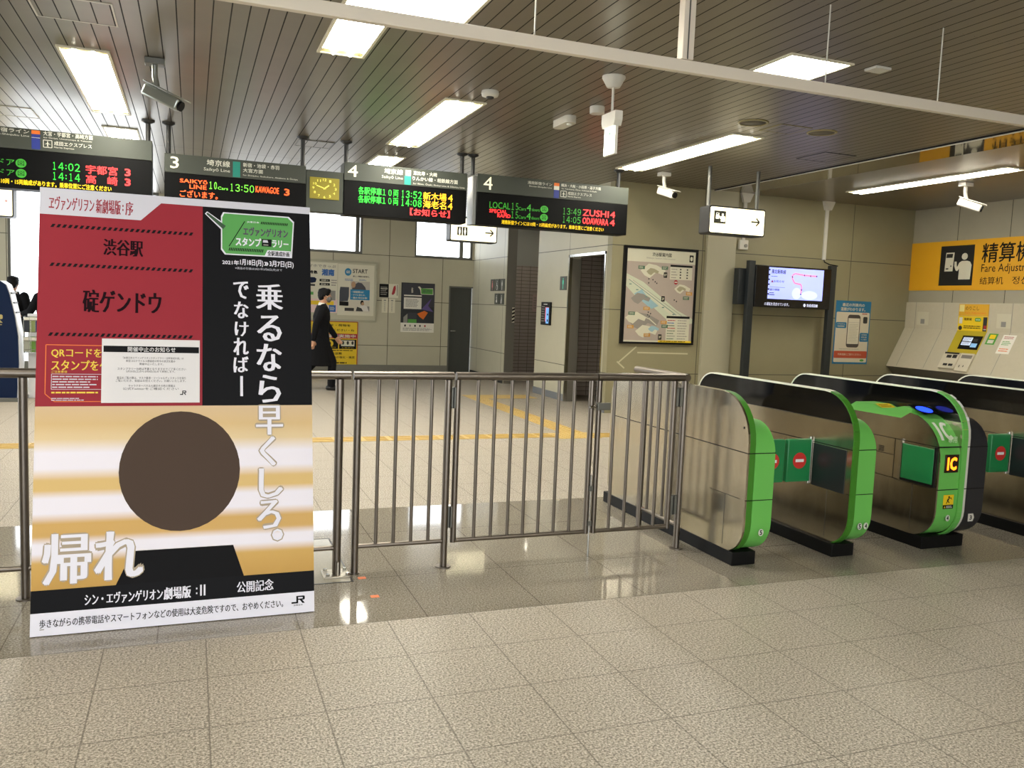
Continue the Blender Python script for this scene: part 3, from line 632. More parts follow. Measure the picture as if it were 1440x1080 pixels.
def gate_ic():
    x = 4.67
    t = thing('ticket_gate', 'green ticket gate with the IC reader and lit orange IC display', 'ticket gate', (x+.2, 5., 0), 'automatic ticket gates')
    plinth(t, x+.0, x+.38)
    deck = [(5.86, .1), (5.86, .86), (5.05, .885), (5.0, .905), (4.95, .935), (4.78, .935), (4.72, .915), (4.62, .925), (4.5, .955), (4.42, .945)]
    for k in range(9): a = math.radians(95+85*k/8); deck.append((FY0+.3+.3*math.cos(a), .62+.3*math.sin(a)))
    deck += [p for p in gate_profile(FY0, RY-.05, .085, .9, .2, .15, .2, .12) if p[1] < .42 and p[0] < 5][:]
    side = clip(deck, lambda p: .885-p[1]-max(0, 4.5-p[0])*.12)
    m = MB(); m.prism([(5.86, .1), (5.86, .86), (5.05, .87), (4.5, .872)] + [p for p in deck if p[0] < 4.46 and p not in deck[:10]], 'x', x, x+.012, GATE); panel_lines(m, x, -1)
    m.box(x, 4.53, .44, x-.001, 4.535, .72, BLACK); m.box(x, 4.74, .44, x-.001, 4.743, .72, BLACK); m.box(x, 4.535, .60, x-.001, 4.74, .604, BLACK); m.box(x, 4.2, .437, x-.001, 5.7, .441, BLACK)
    for k in range(4): m.box(x, 4.63, .612+k*.011, x-.002, 4.68, .617+k*.011, BLACK)
    m.build('side_panel', t)
    m = MB(); m.prism(deck, 'x', x+.012, x+.19, LGREEN, False); seams(m, x+.001, x+.19); d = m.build('reader_body', t)
    # printing on the front of the body
    m = MB(); s = Sheet(m, (x, FY0-.004, 0), (1, 0, 0), (0, 0, 1), .0008)
    s.t('専用', .06, .75, .14, .795, mat('gate_print', '#c3d9b4', .5), 1, .01); s.par = t; s.cut('reader_lettering')
    s.p([(.062, .395), (.155, .395), (.155, .30), (.062, .30)][::-1], YEL, 1); s.r(.062, .30, .155, .327, BLACK, 2); s.p([(.07, .306), (.086, .306), (.078, .321)], YEL, 3); s.small(.092, .305, .15, .322, 2, WHITE, 3)
    s.e(.112, .38, .007, .007, BLACK, 2); s.ln(.108, .37, .1, .35, .012, BLACK, 2); s.ln(.1, .352, .09, .335, .006, BLACK, 2); s.ln(.104, .352, .118, .34, .006, BLACK, 2); s.ln(.11, .368, .13, .375, .005, BLACK, 2); s.ln(.13, .375, .138, .362, .005, BLACK, 2)
    s.mb.build('warning_sticker', t, fix=False)
    digit_plate(t, x+.115, .235, '4')
    # IC lettering laid over the curved front edge
    a0, a1 = math.radians(124), math.radians(152); c = Vector((0, FY0+.3, .62))
    P = lambda a, r=.3022: Vector((0, c.y+r*math.cos(a), c.z+r*math.sin(a)))
    m = MB(); W_ = mat('gate_print_white', '#dfe3d5', .5)
    def patch(pts):   # pts in (u 0..1 across, v 0..1 up) mapped on the curve, split finely
        vs = [(x+.045+u*.125, *(P(a1+(a0-a1)*v).yz)) for u, v in pts]; m.faces(vs, [tuple(range(len(vs)))], W_)
    def strip_(f0, f1, n=8):
        for k in range(n): patch([f0(k/n), f1(k/n), f1((k+1)/n), f0((k+1)/n)])
    strip_(lambda k: (0, k), lambda k: (.2, k))
    strip_(lambda k: (.68+.36*math.cos(math.radians(50+260*k)), .5+.5*math.sin(math.radians(50+260*k))), lambda k: (.68+.17*math.cos(math.radians(50+260*k)), .5+.3*math.sin(math.radians(50+260*k))), 18)
    m.build('reader_lettering', t, fix=False)
    m = MB(); m.box(x+.05, FY0-.008, .548, x+.17, FY0-.0, .67, mat('led_back', '#2a0d06', .4), .002); dd = m.build('display', t)
    m = MB(); s = Sheet(m, (x, FY0-.0085, 0), (1, 0, 0), (0, 0, 1), .0006); s.r(.066, .565, .083, .652, glow('led_ic', '#ff8a1a', 2.2), 1); s.t('C', .09, .563, .152, .654, glow('led_ic', '#ff8a1a', 2.2), 1, .045); m.build('display_lettering', dd, fix=False)
    # blue lit card reader disc on the ramp, yellow label further back
    rd = Vector((x+.1, 4.4, .942)); V = Vector((0, .1, .03)).normalized()
    m = MB(); s = Sheet(m, rd, (1, 0, 0), V, .0012); s.r(-.075, -.075, .08, .085, ACRYL, 1); s.e(0, 0, .06, .055, glow('reader_blue', '#1a3cff', 2.5), 2); m.build('card_reader', t, fix=False)
    m = MB(); s = Sheet(m, (x+.03, 4.71, .9165), (1, 0, 0), (0, .06, .02), .0012); s.r(0, 0, .13, .07, YEL, 1); s.small(.01, .01, .12, .06, 2, BLACK, 2); m.build('deck_label', t, fix=False)
    # closed flap flush with the side
    m = MB(); m.box(x-.012, 4.185, .458, x, 4.455, .7, FLAP, .004); m.build('flap_door', t)
    m = MB(); m.box(x-.01, 4.172, .44, x, 4.185, .715, BLACK); m.box(x-.01, 4.185, .44, x, 4.455, .456, BLACK); m.box(x-.01, 4.46, .44, x, 4.478, .73, CHROME); m.build('flap_pocket', t)
    hood(t, x+.19, x+.235, LGREEN, mat('rim_pale', '#e3e4d2', .35))
    m = MB(); m.prism(clip(TALL, front), 'x', x+.236, x+.268, PALE, True); m.prism(clip(TALL, rear), 'x', x+.236, x+.268, GATE); seams(m, x+.2, x+.268); m.build('grey_frame', t)
    b = right_body(t, x+.268, x+.43, mat('gate_charcoal', '#26262a', .4), name='dark_body')
    m = MB(); s = Sheet(m, (x+.33, FY0-.004, .228), (1, 0, 0), (0, 0, 1), .0008); s.p([(-.028, -.027), (.018, -.027), (.03, 0), (.018, .027), (-.028, .027)], PALE, 1); s.t('3', -.013, -.016, .008, .016, BLACK, 2, .03); m.build('lane_number', b, fix=False)
    # warning label and white tags on the front curve of the rim
    arc = [p for p in TALL[18:] if p[0] < 4.42 and p[1] > .78]
    off = [(y, z) for y, z in arc]
    m = MB(); cc = (FY0+.29, 1.07-.29)
    def tagstrip(x0, x1, a0, a1, mm, lift=.0075, n=6):
        for k in range(n):
            q = [math.radians(a0+(a1-a0)*(k+j)/n) for j in (0, 1)]
            R = .29+lift
            vs = [(xx, cc[0]+R*math.cos(a), cc[1]+R*math.sin(a)) for a, xx in ((q[0], x0), (q[0], x1), (q[1], x1), (q[1], x0))]
            m.faces(vs, [(0, 1, 2, 3)], mm)
    tagstrip(x+.195, x+.235, 122, 172, YEL); tagstrip(x+.236, x+.262, 112, 122, WHITE); tagstrip(x+.236, x+.262, 126, 138, WHITE); tagstrip(x+.236, x+.262, 152, 157, WHITE); tagstrip(x+.197, x+.233, 147, 151, BLACK, .0085); tagstrip(x+.205, x+.225, 130, 140, ORANGE, .0085); tagstrip(x+.205, x+.225, 156, 166, ORANGE, .0085)
    m.build('rim_label', t, fix=False)
    flap(t, x+.435, 1, 4.53, False); pocket(t, x+.43, DARK, 1)
    return t
gate_end()
g2 = gate_mid(3.93, 'green fronted ticket gate with the small 5 and 4 plates between two lanes')
flap(g2, 3.93+.195, 1, 4.53, False)
gate_ic()
g4 = gate_mid(5.79, 'ticket gate with a black hood just beyond the green IC gate', False, mat('gate_charcoal', '#26262a', .4))
g5 = dup(g4, (.98, 0, 0)); g5['label'] = 'last ticket gate, only its black hood seen before the fare counter'
# ------------------------------------------------------------------ hanging departure boards
SY = 10.25
def board(x0, x1, ztop, zh, zbot, lab, header, leds, poles, grp='hanging departure boards', side=True):
    t = thing('departure_board', lab, 'departure board', ((x0+x1)/2, SY+.13, zbot), grp)
    m = MB(); m.box(x0, SY, zbot, x1, SY+.26, zh, mat('board_black', '#060606', .5, 0, .12), .006); m.build('display_case', t)
    m = MB(); s = Sheet(m, (0, SY-.0065, 0), (1, 0, 0), (0, 0, 1), .0012); s.par = t; leds(s); s.mb.build('message_row', t, fix=False)
    m = MB(); m.box(x0, SY-.004, zh, x1, SY+.264, ztop, SIGNG, .004); h = m.build('header', t)
    m = MB(); s = Sheet(m, (0, SY-.005, 0), (1, 0, 0), (0, 0, 1), .0012); s.par = h; header(s); s.mb.build('destination_lettering', h, fix=False)
    if side:
        m = MB(); m.box(x0-.05, SY+.02, zbot-.006, x0-.001, SY+.24, ztop-.03, mat('board_side', '#8f9190', .35, .6), .004); m.build('end_cover', t)
    for x in poles:
        m = MB(); m.cyl((x, SY+.13, ztop-.002), (x, SY+.13, CZ), .026, DARK, 12); p = m.build('hanger_pole', t)
        m = MB(); m.lathe((x, SY+.13, CZ-.035), [(.03, 0), (.07, .02), (.07, .035)], DARK, 14); m.build('ceiling_flange', p)
HT = mat('header_lettering', '#cfcfc0', .5, emit=.15); DIGIT = mat('header_digit', '#eeead0', .5, emit=.45)
def plane_icon(s, u0, v0, u1, v1, m):
    w_ = .006
    for a in ((u0, v0, u1, v0), (u1, v0, u1, v1), (u1, v1, u0, v1), (u0, v1, u0, v0)): s.ln(*a, w_, m)
    cu, cv, r = (u0+u1)/2, (v0+v1)/2, (u1-u0)*.38
    s.e(cu, cv, r*.16, r, m, 2); s.p([(cu-r, cv-.25*r), (cu, cv+.35*r), (cu+r, cv-.25*r), (cu, cv)], m, 2); s.p([(cu-.45*r, cv-r), (cu, cv-.6*r), (cu+.45*r, cv-r), (cu, cv-.8*r)], m, 2)
def led_time(s, txt, u0, v0, u1, v1, m, l=1, b=0.):
    """clock time in even cells, the way a dot display shows it"""
    w_ = (u1-u0)/4.5; u = u0
    for ch in txt:
        if ch == ':':
            for q in (.28, .68): s.r(u+w_*.17, v0+(v1-v0)*q-.006, u+w_*.33, v0+(v1-v0)*q+.006, m, l)
            u += w_*.5
        elif ch == '1': s.t('１', u+w_*.28, v0, u+w_*.7, v1, m, l, b); u += w_
        else: s.t(chr(0xFEE0+ord(ch)), u+w_*.1, v0, u+w_*.9, v1, m, l, b); u += w_
def h2(s):
    s.t('湘南新宿ライン', -2.06, 3.146, -1.6, 3.19, HT); s.t('Shonan-Shinjuku Line', -2.0, 3.11, -1.6, 3.134, HT, 2, .004)
    s.cut('line_name'); s.r(-1.58, 3.152, -1.5, 3.19, ORANGE); s.r(-1.58, 2.997, -1.5, 3.152, mat('line_navy', '#1d2f86', .5)); s.r(-1.58, 3.113, -1.5, 3.117, HT, 2); s.cut('line_colour_block')
    s.t('大宮・宇都宮・高崎方面', -1.47, 3.146, -1.0, 3.194, HT); s.t('for Ōmiya, Utsunomiya & Takasaki', -1.47, 3.116, -1.01, 3.138, HT, 2, .004)
    plane_icon(s, -1.47, 3.026, -1.39, 3.1, HT); s.t('成田エクスプレス', -1.37, 3.054, -1.01, 3.098, HT); s.t('Narita Express', -1.37, 3.022, -1.18, 3.044, HT, 2, .004)
def l2(s):
    for v, tm, ds in ((2.8, '14:02', (('宇都宮', -1.07, -.76),)), (2.695, '14:14', (('高', -1.07, -.97), ('崎', -.86, -.76)))):
        s.t('4ドア', -1.96, v+.006, -1.74, v+.07, LGD, 1, 0); s.e(-1.68, v+.038, .05, .046, LGD, 1, 16); s.t('図', -1.71, v+.013, -1.65, v+.065, BLACK, 2, 0)
        led_time(s, tm, -1.4, v, -1.12, v+.08, LG, 1, 0)
        for d, a, b in ds: s.t(d, a, v-.01, b, v+.082, LR, 1, .01)
        s.t('3', -.69, v-.004, -.63, v+.076, LR, 1, .03); s.cut('train_row')
    s.t('湘南新宿ラインには10両・15両編成があります。乗車位置にご注意ください', -2.25, 2.616, -.82, 2.672, LY, 1, .02)
board(-2.6, -.415, 3.2, 2.985, 2.575, 'departure board with red 宇都宮 and 高崎 rows over the upper corner of the large poster', h2, l2, (-2.4, -.46), side=False)
def h3(s):
    s.t('3', -.23, 2.925, -.14, 3.055, DIGIT, 2, .01); s.cut('platform_number'); s.t('埼京線', .15, 2.988, .4, 3.058, HT, 2, .015); s.t('Saikyō Line', .12, 2.922, .4, 2.968, HT, 2, .006); s.cut('line_name'); s.r(.43, 2.888, .51, 3.06, TEAL); s.cut('line_colour_block')
    s.t('新宿・池袋・赤羽', .54, 3.01, .94, 3.058, HT); s.t('大宮方面', .54, 2.95, .76, 2.996, HT); s.t('for Shinjuku, Ikebukuro, Akabane & Ōmiya', .54, 2.906, 1.15, 2.932, HT, 2, .004)
def l3(s):
    s.t('SAIKYō', -.13, 2.778, .16, 2.822, LO, 1, .02); s.t('LINE', -.03, 2.718, .15, 2.764, LO, 1, .02); s.t('１０', .18, 2.73, .26, 2.815, LLIME, 1, .01); s.t('Cars', .27, 2.732, .38, 2.766, LLIME, 1, .01)
    led_time(s, '13:50', .39, 2.726, .67, 2.81, LLIME, 1, 0); s.t('KAWAGOE', .68, 2.735, .94, 2.808, LO, 1, .012); s.t('3', 1.0, 2.726, 1.06, 2.803, LO, 1, .02); s.cut('train_row'); s.t('ございます。', -.13, 2.62, .27, 2.7, LO, 1, .015)
board(-.29, 1.245, 3.085, 2.88, 2.57, 'departure board with a big 3 and orange KAWAGOE lettering, above the large poster', h3, l3, (-.25, 1.22), side=False)
def h4(s):
    s.t('4', 1.73, 3.012, 1.85, 3.15, DIGIT, 2, .01); s.cut('platform_number'); s.t('埼京線', 2.17, 3.084, 2.4, 3.148, HT, 2, .02); s.t('Saikyō Line', 2.14, 3.02, 2.4, 3.066, HT, 2, .008)
    s.cut('line_name'); s.r(2.43, 3.084, 2.5, 3.15, HT); s.t('JA', 2.44, 3.1, 2.49, 3.135, SIGNG, 2, .02); s.r(2.42, 2.975, 2.5, 3.08, TEAL); s.cut('line_colour_block')
    s.t('恵比寿・大崎', 2.53, 3.1, 2.83, 3.15, HT, 2, .02); s.t('りんかい線・相鉄線方面', 2.52, 3.034, 3.1, 3.086, HT, 2, .02); s.t('for Ebisu, Ōsaki, Rinkai Line & Sōtetsu Line', 2.53, 2.986, 3.19, 3.014, HT, 2, .004)
def l4(s):
    for v, tm, d, n_ in ((2.815, '13:52', '新木場', '4'), (2.716, '14:08', '海老名', '4')):
        s.t('各駅停車', 1.86, v-.002, 2.145, v+.09, LG, 1, .015); s.t('１０両', 2.155, v, 2.35, v+.085, LG, 1, .008); led_time(s, tm, 2.375, v, 2.65, v+.088, LG, 1, .012); s.t(d, 2.66, v-.004, 2.96, v+.092, LA, 1, .012); s.t(n_, 2.98, v, 3.04, v+.085, LA, 1, .01); s.cut('train_row')
    s.t('【お知らせ】', 2.5, 2.61, 3.01, 2.7, LR, 1, .02)
board(1.69, 3.225, 3.178, 2.968, 2.56, 'departure board with bright green 各駅停車 rows, next to the yellow clock', h4, l4, (1.73, 3.19), side=False)
def h5(s):
    s.t('4', 3.44, 3.005, 3.56, 3.165, DIGIT, 2, .0); s.cut('platform_number'); s.t('湘南新宿ライン', 4.04, 3.122, 4.38, 3.162, HT, 2, 0); s.t('Shonan-Shinjuku Line', 4.06, 3.084, 4.38, 3.108, HT, 2, 0)
    s.cut('line_name'); s.r(4.41, 3.13, 4.485, 3.17, ORANGE); s.r(4.41, 3.08, 4.485, 3.13, HT); s.r(4.41, 2.975, 4.485, 3.08, mat('line_navy', '#1d2f86', .5)); s.cut('line_colour_block')
    s.t('横浜・大船・小田原・逗子方面', 4.51, 3.128, 5.09, 3.168, HT, 2, .01); s.t('for Yokohama, Ōfuna, Odawara & Zushi', 4.52, 3.094, 5.03, 3.118, HT, 2, 0)
    plane_icon(s, 4.51, 3.0, 4.59, 3.075, HT); s.t('成田エクスプレス', 4.61, 3.032, 4.96, 3.072, HT, 2, 0); s.t('Narita Express', 4.61, 2.998, 4.8, 3.02, HT, 2, 0)
def l5(s):
    for v, kind, tm, d in ((2.776, 'LOCAL', '13:49', 'ZUSHI'), (2.67, 'SPECIAL RAPID', '14:05', 'ODAWARA')):
        if kind == 'LOCAL': s.t('LOCAL', 3.53, v+.002, 3.81, v+.084, LGD, 1, 0)
        else: s.t('SPECIAL', 3.53, 2.722, 3.77, 2.768, LR, 1, .015); s.t('RAPID', 3.64, 2.67, 3.82, 2.716, LR, 1, .015)
        s.t('１５', 3.83, v, 3.92, v+.09, LGD, 1, 0); s.t('Cars', 3.925, v+.004, 4.03, v+.045, LGD, 1, 0); s.t('4', 4.04, v, 4.1, v+.09, LGD, 1, 0); s.t('doors', 4.11, v+.006, 4.22, v+.045, LGD, 1, 0); s.e(4.285, v+.042, .055, .046, LGD, 1, 16); s.t('図', 4.255, v+.015, 4.315, v+.07, BLACK, 2, 0)
        led_time(s, tm, 4.54, v-.002, 4.82, v+.084, LGD, 1, 0); s.t(d, 4.84, v+.002, 5.225, v+.087, LR, 1, .012); s.t('4', 5.25, v+.004, 5.32, v+.087, LR, 1, .02); s.cut('train_row')
    s.t('湘南新宿ラインには10両・15両編成があります。乗車位置にご注意ください', 3.7, 2.588, 5.16, 2.642, LY, 1, .01)
board(3.36, 5.51, 3.195, 2.97, 2.565, 'departure board with red ZUSHI and ODAWARA rows, farthest along the row of boards', h5, l5, (3.335, 5.42))
def clock():
    t = thing('station_clock', 'square yellow lit clock set in a grey panel between two departure boards', 'clock', (1.47, SY+.1, 2.57))
    m = MB(); m.box(1.25, SY+.01, 2.57, 1.685, SY+.22, 3.05, SIGNG, .005); m.build('housing', t)
    m = MB(); m.box(1.29, SY-.002, 2.72, 1.635, SY+.01, 2.97, glow('clock_face', '#7d7208', .3), .004); f = m.build('dial', t)
    m = MB(); s = Sheet(m, (1.462, SY-.003, 2.845), (1, 0, 0), (0, 0, 1), .001); n = glow('clock_marks', '#dcd45a', .6)
    for k in range(12):
        a = 2*PI*k/12; u, v = .13*math.sin(a), .1*math.cos(a); s.t(str(k or 12), u-.012-(.008 if k in (0, 10, 11) else 0), v-.014, u+.012+(.008 if k in (0, 10, 11) else 0), v+.014, n, 1, .01)
    m.build('numerals', f, fix=False)
    for a, l, w_ in ((53, .065, .014), (288, .1, .011)):
        m = MB(); s = Sheet(m, (1.462, SY-.0045, 2.845), (1, 0, 0), (0, 0, 1), .001); a = math.radians(a); s.ln(-.015*math.sin(a), -.015*math.cos(a), l*math.sin(a), l*math.cos(a), w_, n, 1); m.build('hand', f, fix=False)
clock()

# ------------------------------------------------------------------ lit sign boxes
def man_machine(s, u0, v0, u1, v1, black, white):
    w_, h = u1-u0, v1-v0; P = lambda a, b: (u0+a*w_, v0+b*h)
    s.r(u0, v0, u1, v1, black, 1)
    s.p([P(.15, .36), P(.40, .36), P(.42, .83), P(.17, .83)], white, 2); s.p([P(.18, .70), P(.37, .70), P(.38, .8), P(.19, .8)], black, 3); s.p([P(.19, .41), P(.27, .41), P(.27, .44), P(.19, .44)], black, 3); s.e(u0+.34*w_, v0+.49*h, .02*w_, .02*h, black, 3, 10)
    s.e(u0+.73*w_, v0+.72*h, .088*w_, .083*h, white, 2)
    s.p([P(.59, .15), P(.93, .15), P(.95, .5), P(.9, .585), P(.82, .61), P(.66, .61), P(.58, .57), P(.54, .48), P(.52, .47), P(.5, .6), P(.44, .6), P(.44, .49), P(.49, .38), P(.54, .36), P(.59, .42)], white, 2)
def arrow(s, u, v, l, m):
    s.ln(u-l/2, v, u+l/2, v, l*.15, m, 2); s.ln(u+l/2, v, u+l*.1, v+l*.38, l*.15, m, 2); s.ln(u+l/2, v, u+l*.1, v-l*.38, l*.15, m, 2)
def sign_box(x0, x1, z0, z1, y, lab, draw, depth, poles, grp='hanging lit sign boxes', face=1.35):
    t = thing('sign_box', lab, 'lit sign', ((x0+x1)/2, y+depth/2, z0), grp)
    m = MB(); b = .018
    m.prism(rounded(x0, z0, x1, z1, .03), 'y', y, y+depth, DARK, True); m.build('case', t)
    m = MB(); m.prism(rounded(x0+b, z0+b, x1-b, z1-b, .02), 'y', y-.006, y-.0005, glow('sign_face', '#fff6cf', face)); m.build('lit_face', t)
    m = MB(); s = Sheet(m, (0, y-.0065, 0), (1, 0, 0), (0, 0, 1), .001); draw(s); m.build('pictogram', t, fix=False)
    for x in poles:
        m = MB(); m.cyl((x, y+depth/2, z1-.002), (x, y+depth/2, CZ), .026, GREYM, 10); m.build('hanger_pole', t)
SBK = mat('sign_ink', '#3a3a30', .6); SWH = glow('sign_white', '#fff6dc', 1.35)
def d_(s): man_machine(s, 6.26, 2.712, 6.44, 2.872, SBK, SWH); arrow(s, 6.9, 2.765, .13, SBK)
sign_box(6.19, 7.06, 2.578, 2.937, 9.32, 'lit fare machine sign box with an arrow, hanging in front of the pale pilaster', d_, .22, (6.24, 6.99))
def d_(s):
    s.r(3.95, 2.64, 4.12, 2.775, SBK, 1); s.r(4.03, 2.64, 4.04, 2.775, SWH, 2)
    for cu in (3.99, 4.08): s.e(cu, 2.75, .01, .011, SWH, 2, 12); s.p([(cu-.006, 2.65), (cu+.006, 2.65), (cu+.016, 2.70), (cu+.012, 2.732), (cu-.012, 2.732), (cu-.016, 2.70)], SWH, 2)
    arrow(s, 4.49, 2.705, .14, SBK)
sign_box(3.83, 4.63, 2.545, 2.93, 13.0, 'lit toilet sign box with an arrow, half hidden under two departure boards', d_, .22, (4.0, 4.45))
sign_box(-3.7, -2.31, 2.5, 2.93, 13.5, 'glaring white sign box cut by the picture edge, over the navy ticket machine', lambda s: s.e(-2.4, 2.72, .02, .02, mat('faint_pink', '#e8b8c0', .5), 1), .22, (-3.5, -2.5))

# ------------------------------------------------------------------ hanging smoke curtain with its white rail
def smoke_curtain():
    y = 4.3; t = thing('smoke_curtain', 'long white rail with hanging wires carrying a clear glass smoke curtain', 'smoke curtain', (3, y, 2.9))
    R = mat('rail_white', '#ddd2c0', .4)
    m = MB(); m.box(-2, y-.022, 2.918, 7.45, y+.022, 2.985, R, .004); m.build('bottom_rail', t)
    m = MB(); m.box(2.595, y-.03, 2.986, 2.67, y+.03, CZ, R, .004); m.box(2.625, y-.034, 2.986, 2.632, y-.031, CZ, GREYM); m.build('frame_post', t)
    for x in (-.6, 1.69, 3.61, 4.52, 5.9):
        m = MB(); m.cyl((x, y-.028, 2.98), (x, y-.028, CZ), .0045, PALE, 6); m.build('wire', t)
    m = MB(); m.box(-2, y-.004, 2.98, 2.6, y+.004, CZ, GLASS); m.build('glass_pane', t)
    m = MB(); m.box(2.665, y-.004, 2.98, 7.45, y+.004, CZ, GLASS); m.build('glass_pane', t)
smoke_curtain()

# ------------------------------------------------------------------ ceiling gear
def camera_unit(x, y, lab, aim, tilt, drop=.2, col=PALE, L=.3):
    t = thing('security_camera', lab, 'security camera', (x, y, CZ), 'ceiling security cameras')
    m = MB(); m.box(x-.075, y-.06, CZ-.05, x+.075, y+.06, CZ, GREYM if L > .31 else col, .006); m.build('mount', t)
    m = MB(); m.tube([(x, y, CZ-.05), (x, y, CZ-drop*.6), (x+.02*math.cos(aim), y+.02*math.sin(aim), CZ-drop)], .024, col, 12); m.build('bracket', t)
    d = Vector((math.cos(aim)*math.cos(tilt), math.sin(aim)*math.cos(tilt), -math.sin(tilt))); c = Vector((x, y, CZ-drop-.055)) + d*L*.22
    rot = d.to_track_quat('X', 'Z').to_matrix().to_4x4(); M = Matrix.Translation(c) @ rot
    m = MB(); m.obox(M, L, .095, .1, col, .02, 3); m.obox(M @ Matrix.Translation((.02, 0, .06)), L+.06, .115, .012, col, .004); b = m.build('housing', t)
    m = MB(); m.cyl(c+d*(L/2-.002), c+d*(L/2+.02), .04, BLACK, 16); m.build('lens', b)
camera_unit(-.29, 7.66, 'chrome security camera with a long tilted body over the first two departure boards', math.radians(-28), .42, .22, mat('camera_steel', '#a7aca6', .28, .8), .33)
camera_unit(6.02, 10.2, 'small white security camera at the end of the ceiling light by the fare sign box', math.radians(-75), .3, .2)
camera_unit(9.75, 8.62, 'white security camera under the ceiling light at the fare adjustment counter', math.radians(-50), .35, .22)
t = thing('smoke_detector', 'round white smoke detector beside the end of a long ceiling light', 'smoke detector', (2.47, 7.26, CZ))
m = MB(); m.lathe((2.47, 7.26, CZ), [(.075, 0), (.08, -.02), (.07, -.045), (.04, -.05)], PALE, 20); m.build('base', t)
m = MB(); m.lathe((2.47, 7.26, CZ-.05), [(.035, 0), (.035, -.012), (.02, -.02)], DARK, 14); m.build('sensor', t)
t = thing('emergency_light', 'oblong white emergency lamp box on the ceiling beside the hanging exit sign', 'emergency light', (3.5, 7.9, CZ))
m = MB(); m.prism(rounded(3.43, 7.72, 3.55, 8.1, .055), 'z', CZ-.07, CZ, PALE, True); m.build('body', t)
m = MB(); m.cyl((3.49, 7.8, CZ-.07), (3.49, 7.8, CZ-.082), .025, WHITE, 12); m.build('bulb_cover', t)
tag((lambda m: (m.lathe((3.55, 7.3, CZ), [(.07, 0), (.07, -.06), (.062, -.065)], PALE, 20), m.build('ceiling_sensor', None, (3.55, 7.3, CZ)))[1])(MB()), 'short white cylinder sensor on the ceiling right behind the hanging exit sign', 'sensor')
def exit_sign():
    x, y = 3.205, 6.31
    t = thing('exit_sign', 'white exit sign box hanging edge-on from a round ceiling cup', 'exit sign', (x, y, CZ))
    m = MB(); m.lathe((x, y, CZ), [(.095, 0), (.095, -.015), (.055, -.085), (.02, -.09)], PALE, 20); m.build('ceiling_cup', t)
    m = MB(); m.cyl((x, y, CZ-.08), (x, y, 3.14), .01, PALE, 10); m.build('rod', t)
    m = MB(); m.prism([(6.19, 3.08), (6.19, 3.15), (6.43, 3.15), (6.43, 3.08), (6.41, 3.035), (6.21, 3.035)], 'x', x-.033, x+.035, PALE); m.build('battery_case', t)
    m = MB(); m.box(x-.012, 6.21, 2.81, x+.012, 6.41, 3.04, PALE, .004); m.build('light_box', t)
    m = MB(); s = Sheet(m, (x-.013, 6.41, 2.81), (0, -1, 0), (0, 0, 1), .001); s.r(.006, .008, .194, .224, glow('exit_face', '#f6fff2', 3.0), 1)
    g = glow('exit_green', '#1f9a50', .8); s.e(.1, .17, .014, .016, g, 2, 12); m.build('lit_face', t, fix=False)
exit_sign()
def ring(x, y, lab):
    t = thing('ceiling_speaker', lab, 'ceiling speaker', (x, y, CZ), 'round flush ceiling speakers')
    m = MB(); m.lathe((x, y, CZ), [(.15, 0), (.15, -.008), (.128, -.01), (.126, -.002)], mat('speaker_rim', '#8f8456', .4), 28); m.build('rim', t)
    m = MB(); m.lathe((x, y, CZ), [(.126, -.001), (.126, -.004), (.001, -.005)], mat('speaker_mesh', '#605b4c', .6), 24); m.build('grille', t)
ring(5.16, 7.1, 'round flush ceiling speaker close to the end of the ceiling light'); ring(6.02, 7.12, 'round flush ceiling speaker with a pale rim, next to the square hatch')
def hatch(x0, y0, x1, y1, lab, c=PALE):
    m = MB(); w_ = .012
    m.box(x0, y0, CZ-.006, x1, y0+w_, CZ, c); m.box(x0, y1-w_, CZ-.006, x1, y1, CZ, c); m.box(x0, y0+w_, CZ-.006, x0+w_, y1-w_, CZ, c); m.box(x1-w_, y0+w_, CZ-.006, x1, y1-w_, CZ, c)
    m.box(x0+w_, y0+w_, CZ-.004, x1-w_, y1-w_, CZ, CEIL)
    tag(m.build('access_hatch', None, ((x0+x1)/2, (y0+y1)/2, CZ)), lab, 'access hatch', 'ceiling access hatches')
hatch(-1.02, 6.37, -.5, 6.88, 'pale framed ceiling hatch near the long light above the departure boards')
hatch(1.19, 10.55, 1.62, 10.98, 'ceiling hatch just above the yellow clock', GREYM)
hatch(5.42, 7.0, 5.8, 7.35, 'ceiling hatch between the two round ceiling speakers', mat('speaker_rim', '#8f8456', .4)); hatch(6.75, 7.9, 7.2, 8.4, 'dark edged ceiling hatch beside the polished ceiling strip', DARK)
hatch(-2.1, 10.4, -1.6, 10.95, 'ceiling hatch in the bright corner over the board with red 宇都宮 rows', CREAM)
tag((lambda m: (m.box(4.75, 5.08, CZ-.02, 4.9, 5.2, CZ, PALE, .004), m.build('ceiling_box', None, (4.82, 5.14, CZ)))[1])(MB()), 'small pale flat box on the ceiling beside the square light panel', 'box')
